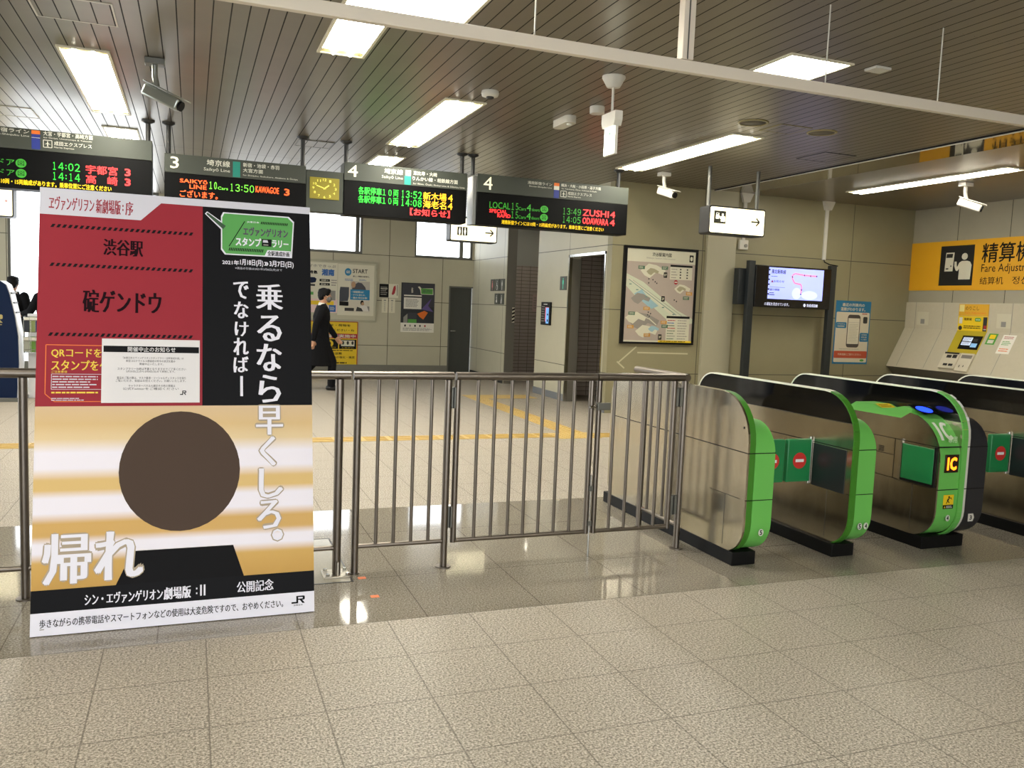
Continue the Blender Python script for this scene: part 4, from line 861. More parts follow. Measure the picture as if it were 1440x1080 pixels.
# ------------------------------------------------------------------ things on the rear wall
def sheet_thing(name, lab, cat, O, U, W, Hh, th, base, draw, grp=None, eps=.0012):
    """single mesh: board of thickness th with its print; O = lower corner on the wall"""
    m = MB(); U = Vector(U); N = U.cross(Vector((0, 0, 1)))
    s = Sheet(m, Vector(O)+N*th, U, (0, 0, 1), eps); s.block(0, 0, W, Hh, th, base); draw(s)
    o = m.build(name, None, Vector(O)+U*W/2, fix=False)
    return tag(o, lab, cat, grp)
XR = (1, 0, 0)
y = YB
def notice_board():
    t = thing('notice_board', 'wide aluminium framed poster board on the rear wall behind the walking man', 'notice board', (2.3, y, 1.1))
    f = mat('alu_frame', '#a9a691', .35, .4)
    m = MB(); m.box(.9, y-.025, 1.11, 3.64, y, 2.33, mat('board_back', '#bdb9a0', .5)); m.build('backing', t)
    for a in ((.88, 1.09, 3.66, 1.13), (.88, 2.31, 3.66, 2.35)):
        m = MB(); m.box(a[0], y-.04, a[1], a[2], y-.0, a[3], f, .004); m.build('frame_rail', t)
    for x0 in (.88, 3.62):
        m = MB(); m.box(x0, y-.04, 1.131, x0+.04, y, 2.309, f, .004); m.build('frame_side', t)
notice_board()
P_ = mat('poster_paper', '#d9d5c0', .5)
def d_(s):   # W .73 H 1.03
    s.t('スマホできっぷ', .3, .93, .95, .985, GREY, 2, .02); s.t('湘南', .66, .76, .92, .9, BLUE, 2, .05); s.t('特急', .4, .79, .58, .86, BLACK, 2, .05)
    s.p([(.34, .66), (.38, .62), (.46, .6), (.54, .62), (.56, .69), (.52, .72), (.4, .72)], NAVY, 2); s.r(.34, .54, .53, .58, DARK, 2); s.r(.62, .64, .83, .69, BLACK, 2); s.r(.62, .56, .83, .61, BLACK, 2); s.small(.86, .55, .98, .7, 3, GREY, 2, 3)
    s.t('池袋→', .65, .65, .8, .68, P_, 3, .02); s.t('新宿→', .65, .57, .8, .6, P_, 3, .02)
    s.r(.36, .36, .5, .42, GREEN, 2); s.r(.3, .0, .99, .28, mat('pink_print', '#e6c9c4', .5), 1); s.r(.8, .26, .95, .46, GREY, 2); s.r(.36, .16, .92, .24, YEL, 2); s.r(.82, .02, .96, .16, BLUE, 3); s.small(.84, .05, .94, .13, 3, P_, 4, 5)
sheet_thing('wall_poster', 'white poster headed 湘南 in blue, on the framed board beside the walking man', 'poster', (1.84, y-.0265, 1.26), XR, .985, 1.03, .001, P_, d_, 'posters in the framed board')
def d_(s):   # W 1.04, H 1.05
    s.e(.29, .86, .105, .11, mat('start_blue', '#1f7fae', .5), 1); s.t('GO', .23, .82, .35, .9, P_, 2, .03)
    s.t('START', .44, .835, .92, .955, BLACK, 2, .012); s.t('新しい移動の新時代。', .45, .72, .98, .765, BLACK, 2, .02)
    s.small(.19, .6, .46, .67, 2, BLUE, 2, 1); s.small(.65, .62, .9, .67, 2, BLUE, 2, 2)
    s.r(.38, .33, 1.0, .6, mat('photo_grey', '#bdb5a8', .5), 1); s.p([(.42, .33), (.44, .44), (.5, .5), (.62, .57), (.74, .55), (.85, .44), (.89, .33)], mat('suit_print', '#4b4a52', .5), 2); s.e(.47, .5, .07, .09, mat('skin_print', '#b08a6a', .5), 2)
    s.p([(.03, .3), (.03, .0), (.3, .02), (.33, .15), (.33, .42), (.05, .42)], mat('bag_print', '#3a3f48', .5), 2); s.r(.37, .06, 1.0, .36, mat('start_blue', '#1f7fae', .5), 3); s.t('・短期間OK!', .42, .26, .8, .32, P_, 4, .02); s.t('・すぐに使える、', .42, .18, .86, .23, P_, 4, .02); s.t('・最大1年分お得!', .42, .09, .92, .15, P_, 4, .02)
    s.r(.03, -.12, .32, .0, BLACK, 2); s.r(.34, -.3, 1.0, .05, mat('photo_pale', '#d2ccba', .5), 1); s.e(.76, -.02, .055, .07, BLACK, 2); s.e(.78, -.05, .045, .05, mat('skin_print', '#b08a6a', .5), 3); s.p([(.66, -.26), (.7, -.12), (.8, -.09), (.92, -.12), (.98, -.26)], mat('shirt_print', '#dcd8d0', .5), 3); s.r(.86, -.26, 1.0, -.12, GREY, 2); s.p([(.56, -.27), (.6, -.14), (.74, -.18), (.8, -.27)], DARK, 4); s.r(.2, -.27, .5, -.18, DARK, 3)
class Sc:
    """scaled view of a Sheet"""
    def __init__(s, sh, k, kv, du, dv): s.s, s.k, s.kv, s.du, s.dv = sh, k, kv, du, dv
    def q(s, *a): return [x*s.kv+s.dv if i % 2 else x*s.k+s.du for i, x in enumerate(a)]
    def e(s, cu, cv, ru, rv, m, l=1, n=28): a = s.q(cu, cv); s.s.e(*a, ru*s.k, rv*s.kv, m, l, n)
    def t(s, x, a, b, c, d, m, l=2, bo=.012): s.s.t(x, *s.q(a, b, c, d), m, l, bo)
    def r(s, a, b, c, d, m, l=1): s.s.r(*s.q(a, b, c, d), m, l)
    def p(s, pts, m, l=1): s.s.p([tuple(s.q(*z)) for z in pts], m, l)
    def small(s, a, b, c, d, *z): s.s.small(*s.q(a, b, c, d), *z)
sheet_thing('wall_poster', 'white poster headed START with a blue box, on the framed board', 'poster', (2.835, y-.0265, 1.22), XR, .76, 1.06, .001, P_, lambda s: d_(Sc(s, .65, .717, .02, .285)), 'posters in the framed board')
def d_(s):   # W .48 (visible) H 1.03
    s.t('お客さま・荷物を', .16, .93, .85, .98, BLACK, 2, .02); s.t('ご注意・ください・ね', .2, .83, .93, .88, BLACK, 2, .02); s.r(0, .68, 1.0, .78, RED, 1); s.t('警備実施中', .36, .695, .96, .765, P_, 2, .02)
    s.r(.22, .46, .6, .66, BLACK, 1); s.r(.62, .46, .98, .66, BLACK, 1); s.e(.4, .57, .1, .08, YEL, 2); s.e(.4, .57, .05, .05, BLACK, 3); s.r(.66, .52, .94, .64, P_, 2)
    for u in (.7, .8, .9): s.e(u, .59, .025, .04, DARK, 3, 10)
    s.t('たち', .26, .485, .56, .5, YEL, 2); s.t('ください', .68, .475, .92, .5, YEL, 2); s.small(.25, .41, .95, .45, 1, BLACK, 2, 8); s.t('化粧品の盗難', .24, .34, .68, .39, BLACK, 2, .015); s.t('一声お願いの強化・徹底', .24, .26, .95, .31, BLACK, 2, .015); s.small(.26, .14, .95, .2, 1, BLACK, 2, 2); s.small(.3, .06, .7, .1, 1, BLACK, 2, 1)
    for a in ((0, 0, 1, 0), (1, 0, 1, 1.03), (1, 1.03, 0, 1.03), (0, 1.03, 0, 0)): s.ln(*a, .018, mat('orange_red', '#b5502a', .5), 2)
sheet_thing('wall_poster', 'yellow warning poster with a red band, low on the rear wall behind the walking man', 'poster', (2.27, y, .05), XR, 1.0, 1.03, .008, YEL, d_)
def d_(s):
    s.r(.004, .004, .205, .29, BLACK, 1); s.t('TICKET', .03, .17, .18, .2, P_, 2, .02); s.small(.03, .05, .18, .24, 5, GREY, 2, 4)
    s.r(.21, .004, .412, .29, P_, 1); s.p([(.27, .08), (.31, .24), (.35, .27), (.36, .2), (.34, .1), (.3, .06)], RED, 2); s.r(.38, .05, .4, .28, GREY, 2)
sheet_thing('wall_notice', 'pair of small notices, one black and one with a red shape, on the rear wall', 'notice', (3.71, y, 1.62), XR, .416, .295, .004, P_, d_)
for k, lab in ((3.775, 'narrow cream tag nearer the framed board, under the pair of small notices'), (3.93, 'narrow cream tag nearer the dark poster, under the pair of small notices')):
    sheet_thing('wall_tag', lab, 'tag', (k, y, 1.3), XR, .13, .3, .004, CREAM, lambda s: (s.r(.04, .25, .09, .275, GREY, 1), s.small(.05, .03, .08, .23, 8, GREY, 1, 1)), 'narrow cream wall tags')
def d_(s):   # W .74 H 1.06 dark poster: plain generic shapes in place of the artwork
    D = mat('dark_print', '#23262a', .5); s.r(.0, .17, .74, 1.06, D, 1)
    s.r(.03, .55, .74, 1.04, mat('dark_print2', '#34343c', .5), 1.5); s.t('乗る', .22, .84, .26, .96, P_, 3, .03)
    s.p([(.36, .98), (.4, .99), (.44, .95), (.7, .96), (.71, .82), (.43, .82), (.41, .92)], P_, 3); s.p([(.43, .95), (.695, .945), (.695, .83), (.44, .83)], GREEN, 4); s.t('スタンプラリー', .47, .86, .68, .92, mat('badge_plum', '#4a2a55', .5), 5, .02)
    s.p([(.45, .5), (.68, .75), (.6, .58), (.72, .45), (.55, .48)], PURPLE, 2); s.p([(.36, .4), (.52, .47), (.6, .43), (.5, .28), (.42, .33)], ORANGE, 2); s.p([(.06, .2), (.06, .32), (.15, .4), (.15, .2)], GREY, 2); s.r(.16, .2, .35, .28, GREEN, 2); s.r(.16, .29, .35, .42, mat('dark_print2', '#34343c', .5), 2)
    s.r(.06, .5, .45, .8, PAPER, 4); s.r(.06, .745, .45, .77, BLACK, 5); s.small(.1, .54, .42, .72, 6, GREY, 5, 6)
    s.r(0, 0, .74, .2, PAPER, 3)
    for k in range(5): s.e(.1+k*.11, .14, .018, .025, [BLACK, GREY, BLACK, DARK, RED][k], 4, 10)
    s.small(.05, .03, .7, .1, 3, GREY, 4, 7)
sheet_thing('wall_poster', 'dark poster with a white notice pasted on it, between the tags and the grey door', 'poster', (4.19, y, .9), XR, .74, 1.06, .004, DARK, d_)

# ------------------------------------------------------------------ toilet entrance signs (face -x)
YM = (0, -1, 0)
PK = mat('picto_pink', '#d88a86', .5); PW2 = mat('picto_white', '#e6e6dc', .5); PG = mat('picto_teal', '#49c9a0', .5, emit=.25); PB = mat('picto_board', '#4b4d44', .5)
def figure(s, u, v, h, m, kind='man'):
    s.e(u, v+h*.92, h*.075, h*.075, m, 2, 12)
    if kind == 'man': s.p([(u-h*.05, v), (u+h*.05, v), (u+h*.07, v+h*.45), (u+h*.13, v+h*.45), (u+h*.13, v+h*.78), (u+h*.08, v+h*.82), (u-h*.08, v+h*.82), (u-h*.13, v+h*.78), (u-h*.13, v+h*.45), (u-h*.07, v+h*.45)], m, 2)
    elif kind == 'woman': s.p([(u-h*.05, v), (u+h*.05, v), (u+h*.06, v+h*.25), (u+h*.16, v+h*.27), (u+h*.09, v+h*.8), (u-h*.09, v+h*.8), (u-h*.16, v+h*.27), (u-h*.06, v+h*.25)], m, 2)
    elif kind == 'chair':
        s.ln(u-.01, v+h*.8, u-.01, v+h*.45, .025, m, 2); s.ln(u-.01, v+h*.45, u+h*.16, v+h*.45, .02, m, 2); s.ln(u+h*.16, v+h*.45, u+h*.2, v+h*.12, .02, m, 2)
        for k in range(14):
            a, b = math.radians(130+k*16), math.radians(146+k*16); s.ln(u+.04*math.cos(a), v+h*.28+.05*math.sin(a), u+.04*math.cos(b), v+h*.28+.05*math.sin(b), .011, m, 2)
    elif kind == 'baby': s.p([(u-h*.2, v+h*.1), (u+h*.2, v+h*.1), (u+h*.2, v+h*.3), (u+h*.08, v+h*.5), (u+.01, v+h*.8), (u-.03, v+h*.8), (u-h*.05, v+h*.42), (u-h*.2, v+h*.35)], m, 2)
    elif kind == 'cane': s.p([(u-h*.02, v), (u+h*.06, v), (u+h*.12, v+h*.45), (u+h*.06, v+h*.82), (u-h*.06, v+h*.82), (u-h*.1, v+h*.45), (u-h*.14, v), (u-h*.06, v)], m, 2); s.ln(u-h*.22, v, u-h*.2, v+h*.45, .012, m, 2)
def picto(y0, z0, w_, h, lab, kind, m):
    sheet_thing('pictogram_sign', lab, 'sign', (XT, y0, z0), YM, w_, h, .01, PB, lambda s: figure(s, w_/2, .02, h-.05, m, kind), 'toilet pictogram signs')
picto(16.55, 1.84, .23, .24, 'small dark sign with a pink woman figure beside the first toilet entrance', 'woman', PK)
picto(16.28, 1.84, .26, .24, 'small dark sign with a white wheelchair figure, middle of the upper row', 'chair', PW2)
picto(15.99, 1.84, .27, .24, 'small dark sign with a white standing figure at the entrance edge', 'man', PW2)
picto(16.28, 1.57, .26, .22, 'small dark sign with a white seated baby figure in the lower row', 'baby', PW2)
picto(15.99, 1.57, .26, .22, 'small dark sign with a white figure holding a cane in the lower row', 'cane', PW2)
picto(13.02, 1.845, .26, .23, 'dark sign with a glowing teal man figure beside the silver framed entrance', 'man', PG)
t = thing('intercom_panel', 'black wall intercom panel with a lit pink and blue strip beside the silver framed entrance', 'intercom', (XT, 13.55, 1.44))
m = MB(); m.box(XT-.03, 13.34, 1.24, XT, 13.75, 1.64, BLACK, .006); m.build('case', t)
m = MB(); s = Sheet(m, (XT-.0315, 13.75, 1.24), YM, (0, 0, 1), .001); s.r(.2, .06, .36, .31, glow('strip_pink', '#c86a80', .6), 1); s.r(.24, .03, .36, .3, glow('strip_blue', '#6aa8e0', .6), 2); s.r(.29, .06, .34, .1, BLACK, 3); s.r(.29, .17, .34, .2, BLACK, 3); m.build('lit_strip', t, fix=False)
m = MB(); s = Sheet(m, (XT-.0315, 13.75, 1.24), YM, (0, 0, 1), .001); s.small(.04, .05, .18, .34, 7, GREY, 1, 3); s.small(.12, .345, .3, .38, 1, PW2, 1, 4); m.build('printed_rows', t, fix=False)
m = MB(); s = Sheet(m, (XT+.14, 15.628, 1.22), (1, 0, 0), (0, 0, 1), .001); s.block(0, 0, .055, .3, .001, CREAM)
for k in range(4): s.p([(0, .01+k*.073), (.055, .035+k*.073), (.055, .07+k*.073), (0, .045+k*.073)], BLACK, 1)
tag(m.build('hazard_tape', None, (XT+.17, 15.63, 1.22), fix=False), 'short strip of black and cream hazard tape on the first toilet entrance jamb', 'tape')
sheet_thing('wall_notice', 'pale pinkish notice pasted inside the first toilet entrance', 'notice', (6.93, 17., 1.45), XR, .12, .36, .003, mat('pink_paper', '#b9a29c', .6), lambda s: s.small(.02, .05, .1, .32, 5, GREY, 1, 2))

# ------------------------------------------------------------------ things on the wall behind the gates
MY = 11.2
def station_map():
    t = thing('station_map', 'large black framed station guide map on the wall behind the gates', 'map', (6.62, MY, 1.06))
    m = MB()
    for a in ((5.985, 1.055, 7.26, 1.085), (5.985, 2.475, 7.26, 2.515)): m.box(a[0], MY-.05, a[1], a[2], MY, a[3], BLACK, .003)
    m.box(5.985, MY-.05, 1.085, 6.035, MY, 2.475, BLACK, .003); m.box(7.225, MY-.05, 1.085, 7.26, MY, 2.475, BLACK, .003); m.build('frame', t)
    m = MB(); s = Sheet(m, (6.035, MY-.03, 1.085), XR, (0, 0, 1), .001); W, Hh = 1.19, 1.39; MP = mat('map_mauve', '#a89a8e', .4); PC = mat('map_pale', '#c8c5ae', .4)
    s.block(0, 0, W, Hh, .02, MP); s.r(0, 1.2, W, Hh, PC, 1); s.t('渋谷駅案内図', .43, 1.29, .76, 1.35, BLACK, 2, .015); s.t('Shibuya Station Information', .33, 1.245, .83, 1.275, GREY, 2, .006)
    s.r(1.08, 1.235, 1.15, 1.34, BLACK, 2); s.e(1.115, 1.285, .024, .034, PC, 3)
    def blob(u, v, sc, m, pts=((-.2, .0), (-.05, .12), (.1, .1), (.28, .02), (.24, -.06), (.1, -.02), (-.02, -.12), (-.12, -.08)), l=2): s.p([(u+a*sc, v+b*sc) for a, b in pts], m, l)
    s.p([(0, 1.02), (0, .84), (.25, .62), (.35, .64), (.5, .52), (.86, .26), (W, .3), (W, .37), (.9, .5), (.3, .9)], mat('map_cream', '#bfc4ab', .4), 1)
    s.p([(0, .99), (0, .95), (.3, .77), (.8, .42), (1.14, .33), (.8, .48), (.3, .82)], PC, 2); s.p([(.15, .72), (.28, .79), (.36, .7), (.58, .55), (.46, .5), (.28, .62)], mat('map_sky', '#8fb0b8', .4), 2); blob(.24, .65, .7, mat('map_grey', '#8b857c', .4)); s.ln(.05, .93, .9, .42, .01, mat('map_line', '#6f8a80', .4), 3); s.ln(.12, .92, 1.0, .41, .006, GREY, 3)
    for u, v in ((.08, .86), (.2, .78), (.36, .68), (.66, .53), (.85, .43), (1.0, .36)): s.r(u-.02, v-.008, u+.02, v+.008, mat('map_line', '#6f8a80', .4), 3)
    blob(.42, 1.07, .9, PC); blob(.43, 1.06, .45, mat('map_tan', '#9c9678', .4), l=3); blob(.96, .82, .6, PC); blob(.95, .82, .35, mat('map_tan', '#9c9678', .4), l=3)
    blob(.3, .31, 1.1, mat('map_grey', '#8b857c', .4)); blob(.36, .16, .8, PC, l=3); blob(.17, .36, .75, PC, l=3); blob(.5, .2, .4, mat('map_sky', '#8fb0b8', .4), l=4); s.ln(.2, .45, .42, .35, .012, PC, 3); s.ln(.42, .36, .56, .26, .016, PC, 3)
    GT, OT = mat('map_green_tag', '#4b6a52', .4), mat('map_orange_tag', '#c08a3a', .4)
    for u, v, m_ in ((.2, 1.09, GT), (.6, 1.1, GT), (1.0, .66, GT), (.07, .4, GT), (.65, .22, GT), (1.05, .73, OT), (.32, .48, OT), (.06, .2, OT), (.35, .08, OT), (.63, .28, OT)):
        s.r(u, v, u+.11, v+.05, m_, 4); s.small(u+.015, v+.01, u+.095, v+.045, 2, PC, 5, int(u*100))
    s.e(.86, .92, .034, .034, RED, 4); s.r(.835, .912, .885, .928, PC, 5)
    for u, v, tx in ((.64, .98, '1F'), (.62, .62, '2F'), (.6, .04, '3F')): s.r(u, v, u+.06, v+.08, BLACK, 4); s.t(tx, u+.01, v+.02, u+.05, v+.06, PC, 5, .02)
    for u, v in ((.38, .94), (.38, .88), (.45, .93), (.49, .9), (.52, .88), (.4, .44), (.42, .38), (.44, .42), (.39, .4), (.84, .64), (.88, .62)): s.r(u, v, u+.018, v+.02, DARK, 3)
    s.r(.75, .96, 1.14, 1.15, PC, 3); s.r(.75, 1.15, 1.14, 1.18, BLACK, 4)
    for k in range(4): s.small(.77, .975+k*.042, .88, 1.005+k*.042, 1, GREY, 4, k); s.r(.92, .98+k*.042, .945, 1.0+k*.042, DARK, 4); s.r(1.04, .98+k*.042, 1.065, 1.0+k*.042, DARK, 4)
    s.r(.73, .03, 1.14, .37, PC, 3); s.r(.73, .37, 1.14, .405, BLACK, 4)
    for k in range(8): s.small(.75, .045+k*.04, .9, .075+k*.04, 1, [GT, GREY, GT, GT, RED, GT, BLUE, RED][k], 4, k); s.small(.93, .045+k*.04, 1.12, .075+k*.04, 1, GREY, 4, k+20)
    s.r(0, 0, .6, .025, PC, 3); s.r(.6, 0, W, .03, YEL, 3); s.small(.63, .005, 1.15, .03, 1, BLACK, 4, 9)
    m.build('printed_map', t, fix=False)
station_map()
m = MB(); s = Sheet(m, (0, MY, 0), XR, (0, 0, 1), .0012); TP = mat('tape_cream', '#bfb898', .6)
for a in ((6.0, .77, 6.29, 1.01), (6.31, .92, 7.2, .915), (5.97, .78, 6.1, .68)): s.ln(*a, .022, TP, 1)
tag(m.build('tape_mark', None, (6.5, MY, .9), fix=False), 'cream tape lines forming an arrow shape on the wall below the station map', 'tape')
def display():
    t = thing('information_display', 'black information display held between two dark floor posts', 'display', (8.85, 10.93, 0))
    PD = mat('post_dark', '#23282a', .4)
    for x in (8.065, 9.635):
        m = MB(); m.box(x-.058, 10.88, 0, x+.058, 10.96, 2.39, PD, .004); p = m.build('floor_post', t)
        m = MB(); m.box(x-.13, 10.78, 0, x+.13, 11.06, .012, PD, .002); m.build('foot_plate', p)
    m = MB(); m.box(7.89, 10.965, 1.715, 8.1, 11.1, 2.27, PD, .006); m.build('side_box', t)
    m = MB(); m.box(8.125, 10.86, 1.685, 9.575, 10.95, 2.33, mat('screen_bezel', '#0c0c0e', .25), .006); b = m.build('screen', t)
    m = MB(); s = Sheet(m, (8.36, 10.859, 1.818), XR, (0, 0, 1), .001); W, Hh = 1.06, .486
    SC = glow('screen_lilac', '#9aa6f6', .95); s.r(0, 0, W, Hh, SC, 1); TX = mat('screen_text', '#2a2a60', .5); RL = glow('screen_red', '#f07a90', .9)
    for k in range(6): s.r(-.0, .06+k*.075, .025, .085+k*.075, BLACK, 2)
    s.t('東北新幹線', .05, .39, .32, .46, TX, 2, .015); s.small(.05, .34, .2, .36, 1, TX, 2, 2); s.p([(.05, .255), (.095, .255), (.072, .295)], RED, 2); s.t('お知らせ', .1, .255, .3, .295, TX, 2, .008); s.r(.03, .18, .32, .184, TX, 2); s.t('運行情報', .03, .125, .22, .16, TX, 2, .015); s.small(.03, .05, .14, .11, 2, TX, 2, 6)
    pts = [(.92, .385), (.68, .39), (.5, .41), (.45, .38), (.45, .33), (.5, .26), (.62, .245), (.64, .2), (.63, .09)]
    for a, b_ in zip(pts, pts[1:]): s.ln(*a, *b_, .022, RL, 2)
    for u, v in ((.45, .355), (.68, .39), (.8, .385), (.92, .385), (.64, .16), (.63, .09)): s.e(u, v, .013, .013, TX, 3, 10)
    s.e(.55, .1, .09, .09, glow('screen_pale', '#b6c0fa', .95), 1.5); s.e(.8, .08, .16, .07, glow('screen_pale', '#b6c0fa', .95), 1.5)
    wt = glow('screen_white', '#d0d4f0', .8); s.t('の運転を見合せています。', -.05, -.105, .42, -.055, wt, 2, 0); s.e(.72, -.08, .022, .025, wt, 2); s.t('京成成田線', .76, -.105, .98, -.055, wt, 2, .015)
    m.build('screen_image', b, fix=False)
display()
def conduit(x, z0, lab, box):
    t = thing('cable_conduit', lab, 'conduit', (x, MY, z0), 'cable conduits down the centre wall')
    m = MB(); m.box(x-.03, MY-.028, z0, x+.03, MY, 3.36, PALE, .003); m.build('trunking', t)
    m = MB(); m.prism([(x-.055, 3.3), (x+.055, 3.3), (x+.12, CZ), (x-.1, CZ)], 'y', MY-.06, MY, PALE); m.build('top_cover', t)
    if box: m = MB(); m.box(x-.08, MY-.05, z0-.15, x+.08, MY, z0, PALE, .006); m.cyl((x+.03, MY-.05, z0-.09), (x+.03, MY-.062, z0-.09), .028, GREY, 12); m.build('outlet_box', t)
conduit(8.08, 2.72, 'pale cable trunking ending in an outlet box behind the fare sign box', True)
conduit(9.68, 2.5, 'pale cable trunking coming down to the information display', False)
m = MB(); m.tube([(9.68, MY-.02, 2.5), (9.66, MY-.06, 2.46), (9.72, 11.08, 2.42), (9.8, 10.99, 2.4), (9.65, 10.95, 2.36), (9.5, 10.955, 2.3)], .009, BLACK, 8)
tag(m.build('display_cable', None, (9.68, MY, 2.45)), 'black cable looping from the trunking to the information display', 'cable')
def d_(s):   # W .74 H 1.06
    B = mat('phone_blue', '#1d6f96', .5); CR = mat('phone_cream', '#cfc6ae', .5); s.r(0, 0, .74, 1.06, B, 1); s.rr(.02, .03, .72, .87, .02, CR, 2)
    s.t('最近の列車内の', .13, .965, .6, 1.02, CR, 3, .02); s.t('混雑がわかります。', .1, .89, .62, .95, CR, 3, .02)
    s.rr(.26, .28, .53, .83, .05, mat('phone_body', '#4a423c', .5), 3); s.r(.275, .34, .515, .77, mat('phone_screen', '#d9d2bc', .5), 4); s.ln(.28, .7, .51, .7, .003, GREY, 5); s.small(.3, .36, .5, .68, 12, mat('faint', '#bdb69e', .5), 5, 4)
    s.rr(.02, .6, .24, .7, .02, B, 3); s.t('リアルタイム', .05, .655, .21, .685, CR, 4, .01); s.t('混雑情報', .05, .62, .2, .645, CR, 4, .01); s.rr(.54, .38, .72, .53, .02, B, 3); s.t('10両編成', .57, .485, .69, .51, CR, 4, .01); s.t('乗車位置', .57, .445, .69, .47, CR, 4, .01); s.t('のご案内', .57, .405, .69, .43, CR, 4, .01)
    s.rr(.59, .69, .68, .8, .02, DARK, 3); s.small(.56, .83, .7, .87, 1, RED, 3, 2); s.small(.12, .245, .55, .26, 1, GREY, 3, 1); s.rr(.02, .1, .72, .22, .015, mat('phone_red', '#b04a2c', .5), 3); s.t('列車混雑にご協力ください。', .1, .145, .6, .18, CR, 4, .01); s.e(.62, .065, .045, .02, GREEN, 3)
sheet_thing('wall_poster', 'blue edged poster of a phone with a red bar, beside the information display', 'poster', (10.015, MY, .795), XR, .74, 1.06, .004, BLUE, d_)

# ------------------------------------------------------------------ fare adjustment counter (right wall)
def fare():
    t = thing('fare_counter', 'long sloping cream counter front along the wall under the yellow banner', 'counter', (X1, 8, 0))
    prof = [(X1-.003, 1.88), (11.53, 1.88), (11.53, 1.44), (11.195, .8), (11.18, .775), (11.3, .68), (11.40, .585), (11.45, .0), (X1-.003, 0)]
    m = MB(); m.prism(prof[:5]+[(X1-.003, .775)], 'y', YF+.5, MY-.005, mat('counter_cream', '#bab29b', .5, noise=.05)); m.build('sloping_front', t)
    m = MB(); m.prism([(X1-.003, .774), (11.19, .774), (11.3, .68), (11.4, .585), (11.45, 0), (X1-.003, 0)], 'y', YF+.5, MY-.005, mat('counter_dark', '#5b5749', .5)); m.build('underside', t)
    for yy in (10.98, 10.42, 9.17, 8.3, 7.0):                    # joints pressed in the front
        m = MB(); m.prism([(11.5295, 1.88), (11.529, 1.44), (11.194, .8), (11.193, .8), (11.528, 1.44), (11.5285, 1.88)], 'y', yy-.004, yy+.004, GREY); m.build('front_joint', t)
    for yy in (10.82, 9.3):
        m = MB(); m.box(11.527, yy-.12, 1.5, 11.53, yy+.12, 1.72, mat('grille_frame', '#c4bea6', .5)); m.box(11.525, yy-.04, 1.52, 11.527, yy+.04, 1.6, GREY); m.build('speaker_grille', t)
    D = mat('slot_dark', '#1d1a16', .5)
    k = thing('fare_machine', 'yellow topped fare adjustment machine set in the sloping counter', 'fare machine', (11.5, 9.83, .8))
    m = MB(); s = Sheet(m, (11.522, 10.11, 1.43), YM, (0, 0, 1), .001); s.block(0, .245, .54, .43, .006, mat('sign_amber', '#d9a52a', .5)); s.r(.01, .31, .1, .42, mat('pale_yellow', '#e3d58a', .5), 1); s.t('のりこし', .12, .335, .37, .395, BLACK, 1, .0); s.t('Fare Adjustment', .12, .275, .5, .305, ORANGE, 1, .01); m.build('top_sign', k, fix=False)
    m = MB(); s = Sheet(m, (11.522, 10.11, 1.43), YM, (0, 0, 1), .001); s.block(0, .0, .54, .24, .006, YEL); s.r(.02, .12, .08, .22, PALE, 1); s.e(.05, .05, .035, .035, DARK, 1); s.t('精算機', .11, .17, .25, .215, BLACK, 1, .01); s.rr(.31, .16, .42, .215, .02, GREEN, 1); s.t('<<<', .325, .175, .405, .2, WHITE, 2, .02); s.small(.11, .04, .44, .1, 2, BLACK, 1, 3); s.r(.46, .01, .53, .23, DARK, 1); s.r(.475, .05, .525, .1, RED, 2); s.r(.475, .03, .525, .045, PALE, 2); m.build('guide_panel', k, fix=False)
    V = Vector((.335, 0, .64)).normalized(); O = Vector((11.195, 10.11, .8))+V.cross(Vector(YM))*-.0
    N = Vector(YM).cross(V); L = .722
    m = MB(); s = Sheet(m, O+N*.006, YM, V, .0012); s.block(.0, .3, .54, L, .006, mat('fade_yellow', '#b3a01f', .5)); m.build('upper_face', k, fix=False)
    m = MB(); s = Sheet(m, O+N*.009, YM, V, .0012); s.block(.16, .39, .52, .63, .003, BLACK); lt = glow('fare_screen', '#b8c4dc', .7); s.r(.19, .53, .36, .6, lt, 1); s.r(.19, .46, .36, .52, lt, 1); s.r(.37, .43, .48, .5, glow('fare_screen_blue', '#7aa6c8', .6), 1); s.small(.2, .47, .35, .6, 5, GREY, 2, 1); s.r(.38, .53, .46, .58, DARK, 1); m.build('touch_screen', k, fix=False)
    m = MB()
    q = lambda u, v, d: O+Vector(YM)*u+V*v+N*d
    for u0, u1, v0, v1, d in ((0, .3, .02, .3, .05), (.3, .54, .0, .31, .03)):
        vs = [q(u, v, dd) for dd in (0, d) for u, v in ((u0, v0), (u1, v0), (u1, v1), (u0, v1))]; m.faces(vs, [(3, 2, 1, 0), (4, 5, 6, 7), (0, 1, 5, 4), (1, 2, 6, 5), (2, 3, 7, 6), (3, 0, 4, 7)], mat('coin_unit_cream', '#c9c1aa', .5))
    m.build('coin_unit', k)
    m = MB(); s = Sheet(m, O+N*.052, YM, V, .001)
    for u0, v0, u1, v1 in ((.08, .2, .17, .25), (.19, .2, .27, .26), (.08, .06, .16, .1), (.18, .06, .26, .1), (.02, .27, .29, .3)): s.r(u0, v0, u1, v1, D, 1)
    s2 = Sheet(m, O+N*.032, YM, V, .001); s2.r(.33, .22, .52, .28, mat('slot_grey', '#7a746a', .4), 1); s2.r(.36, .06, .375, .1, D, 1); s2.r(.43, .07, .445, .1, D, 1); m.build('slots', k, fix=False)
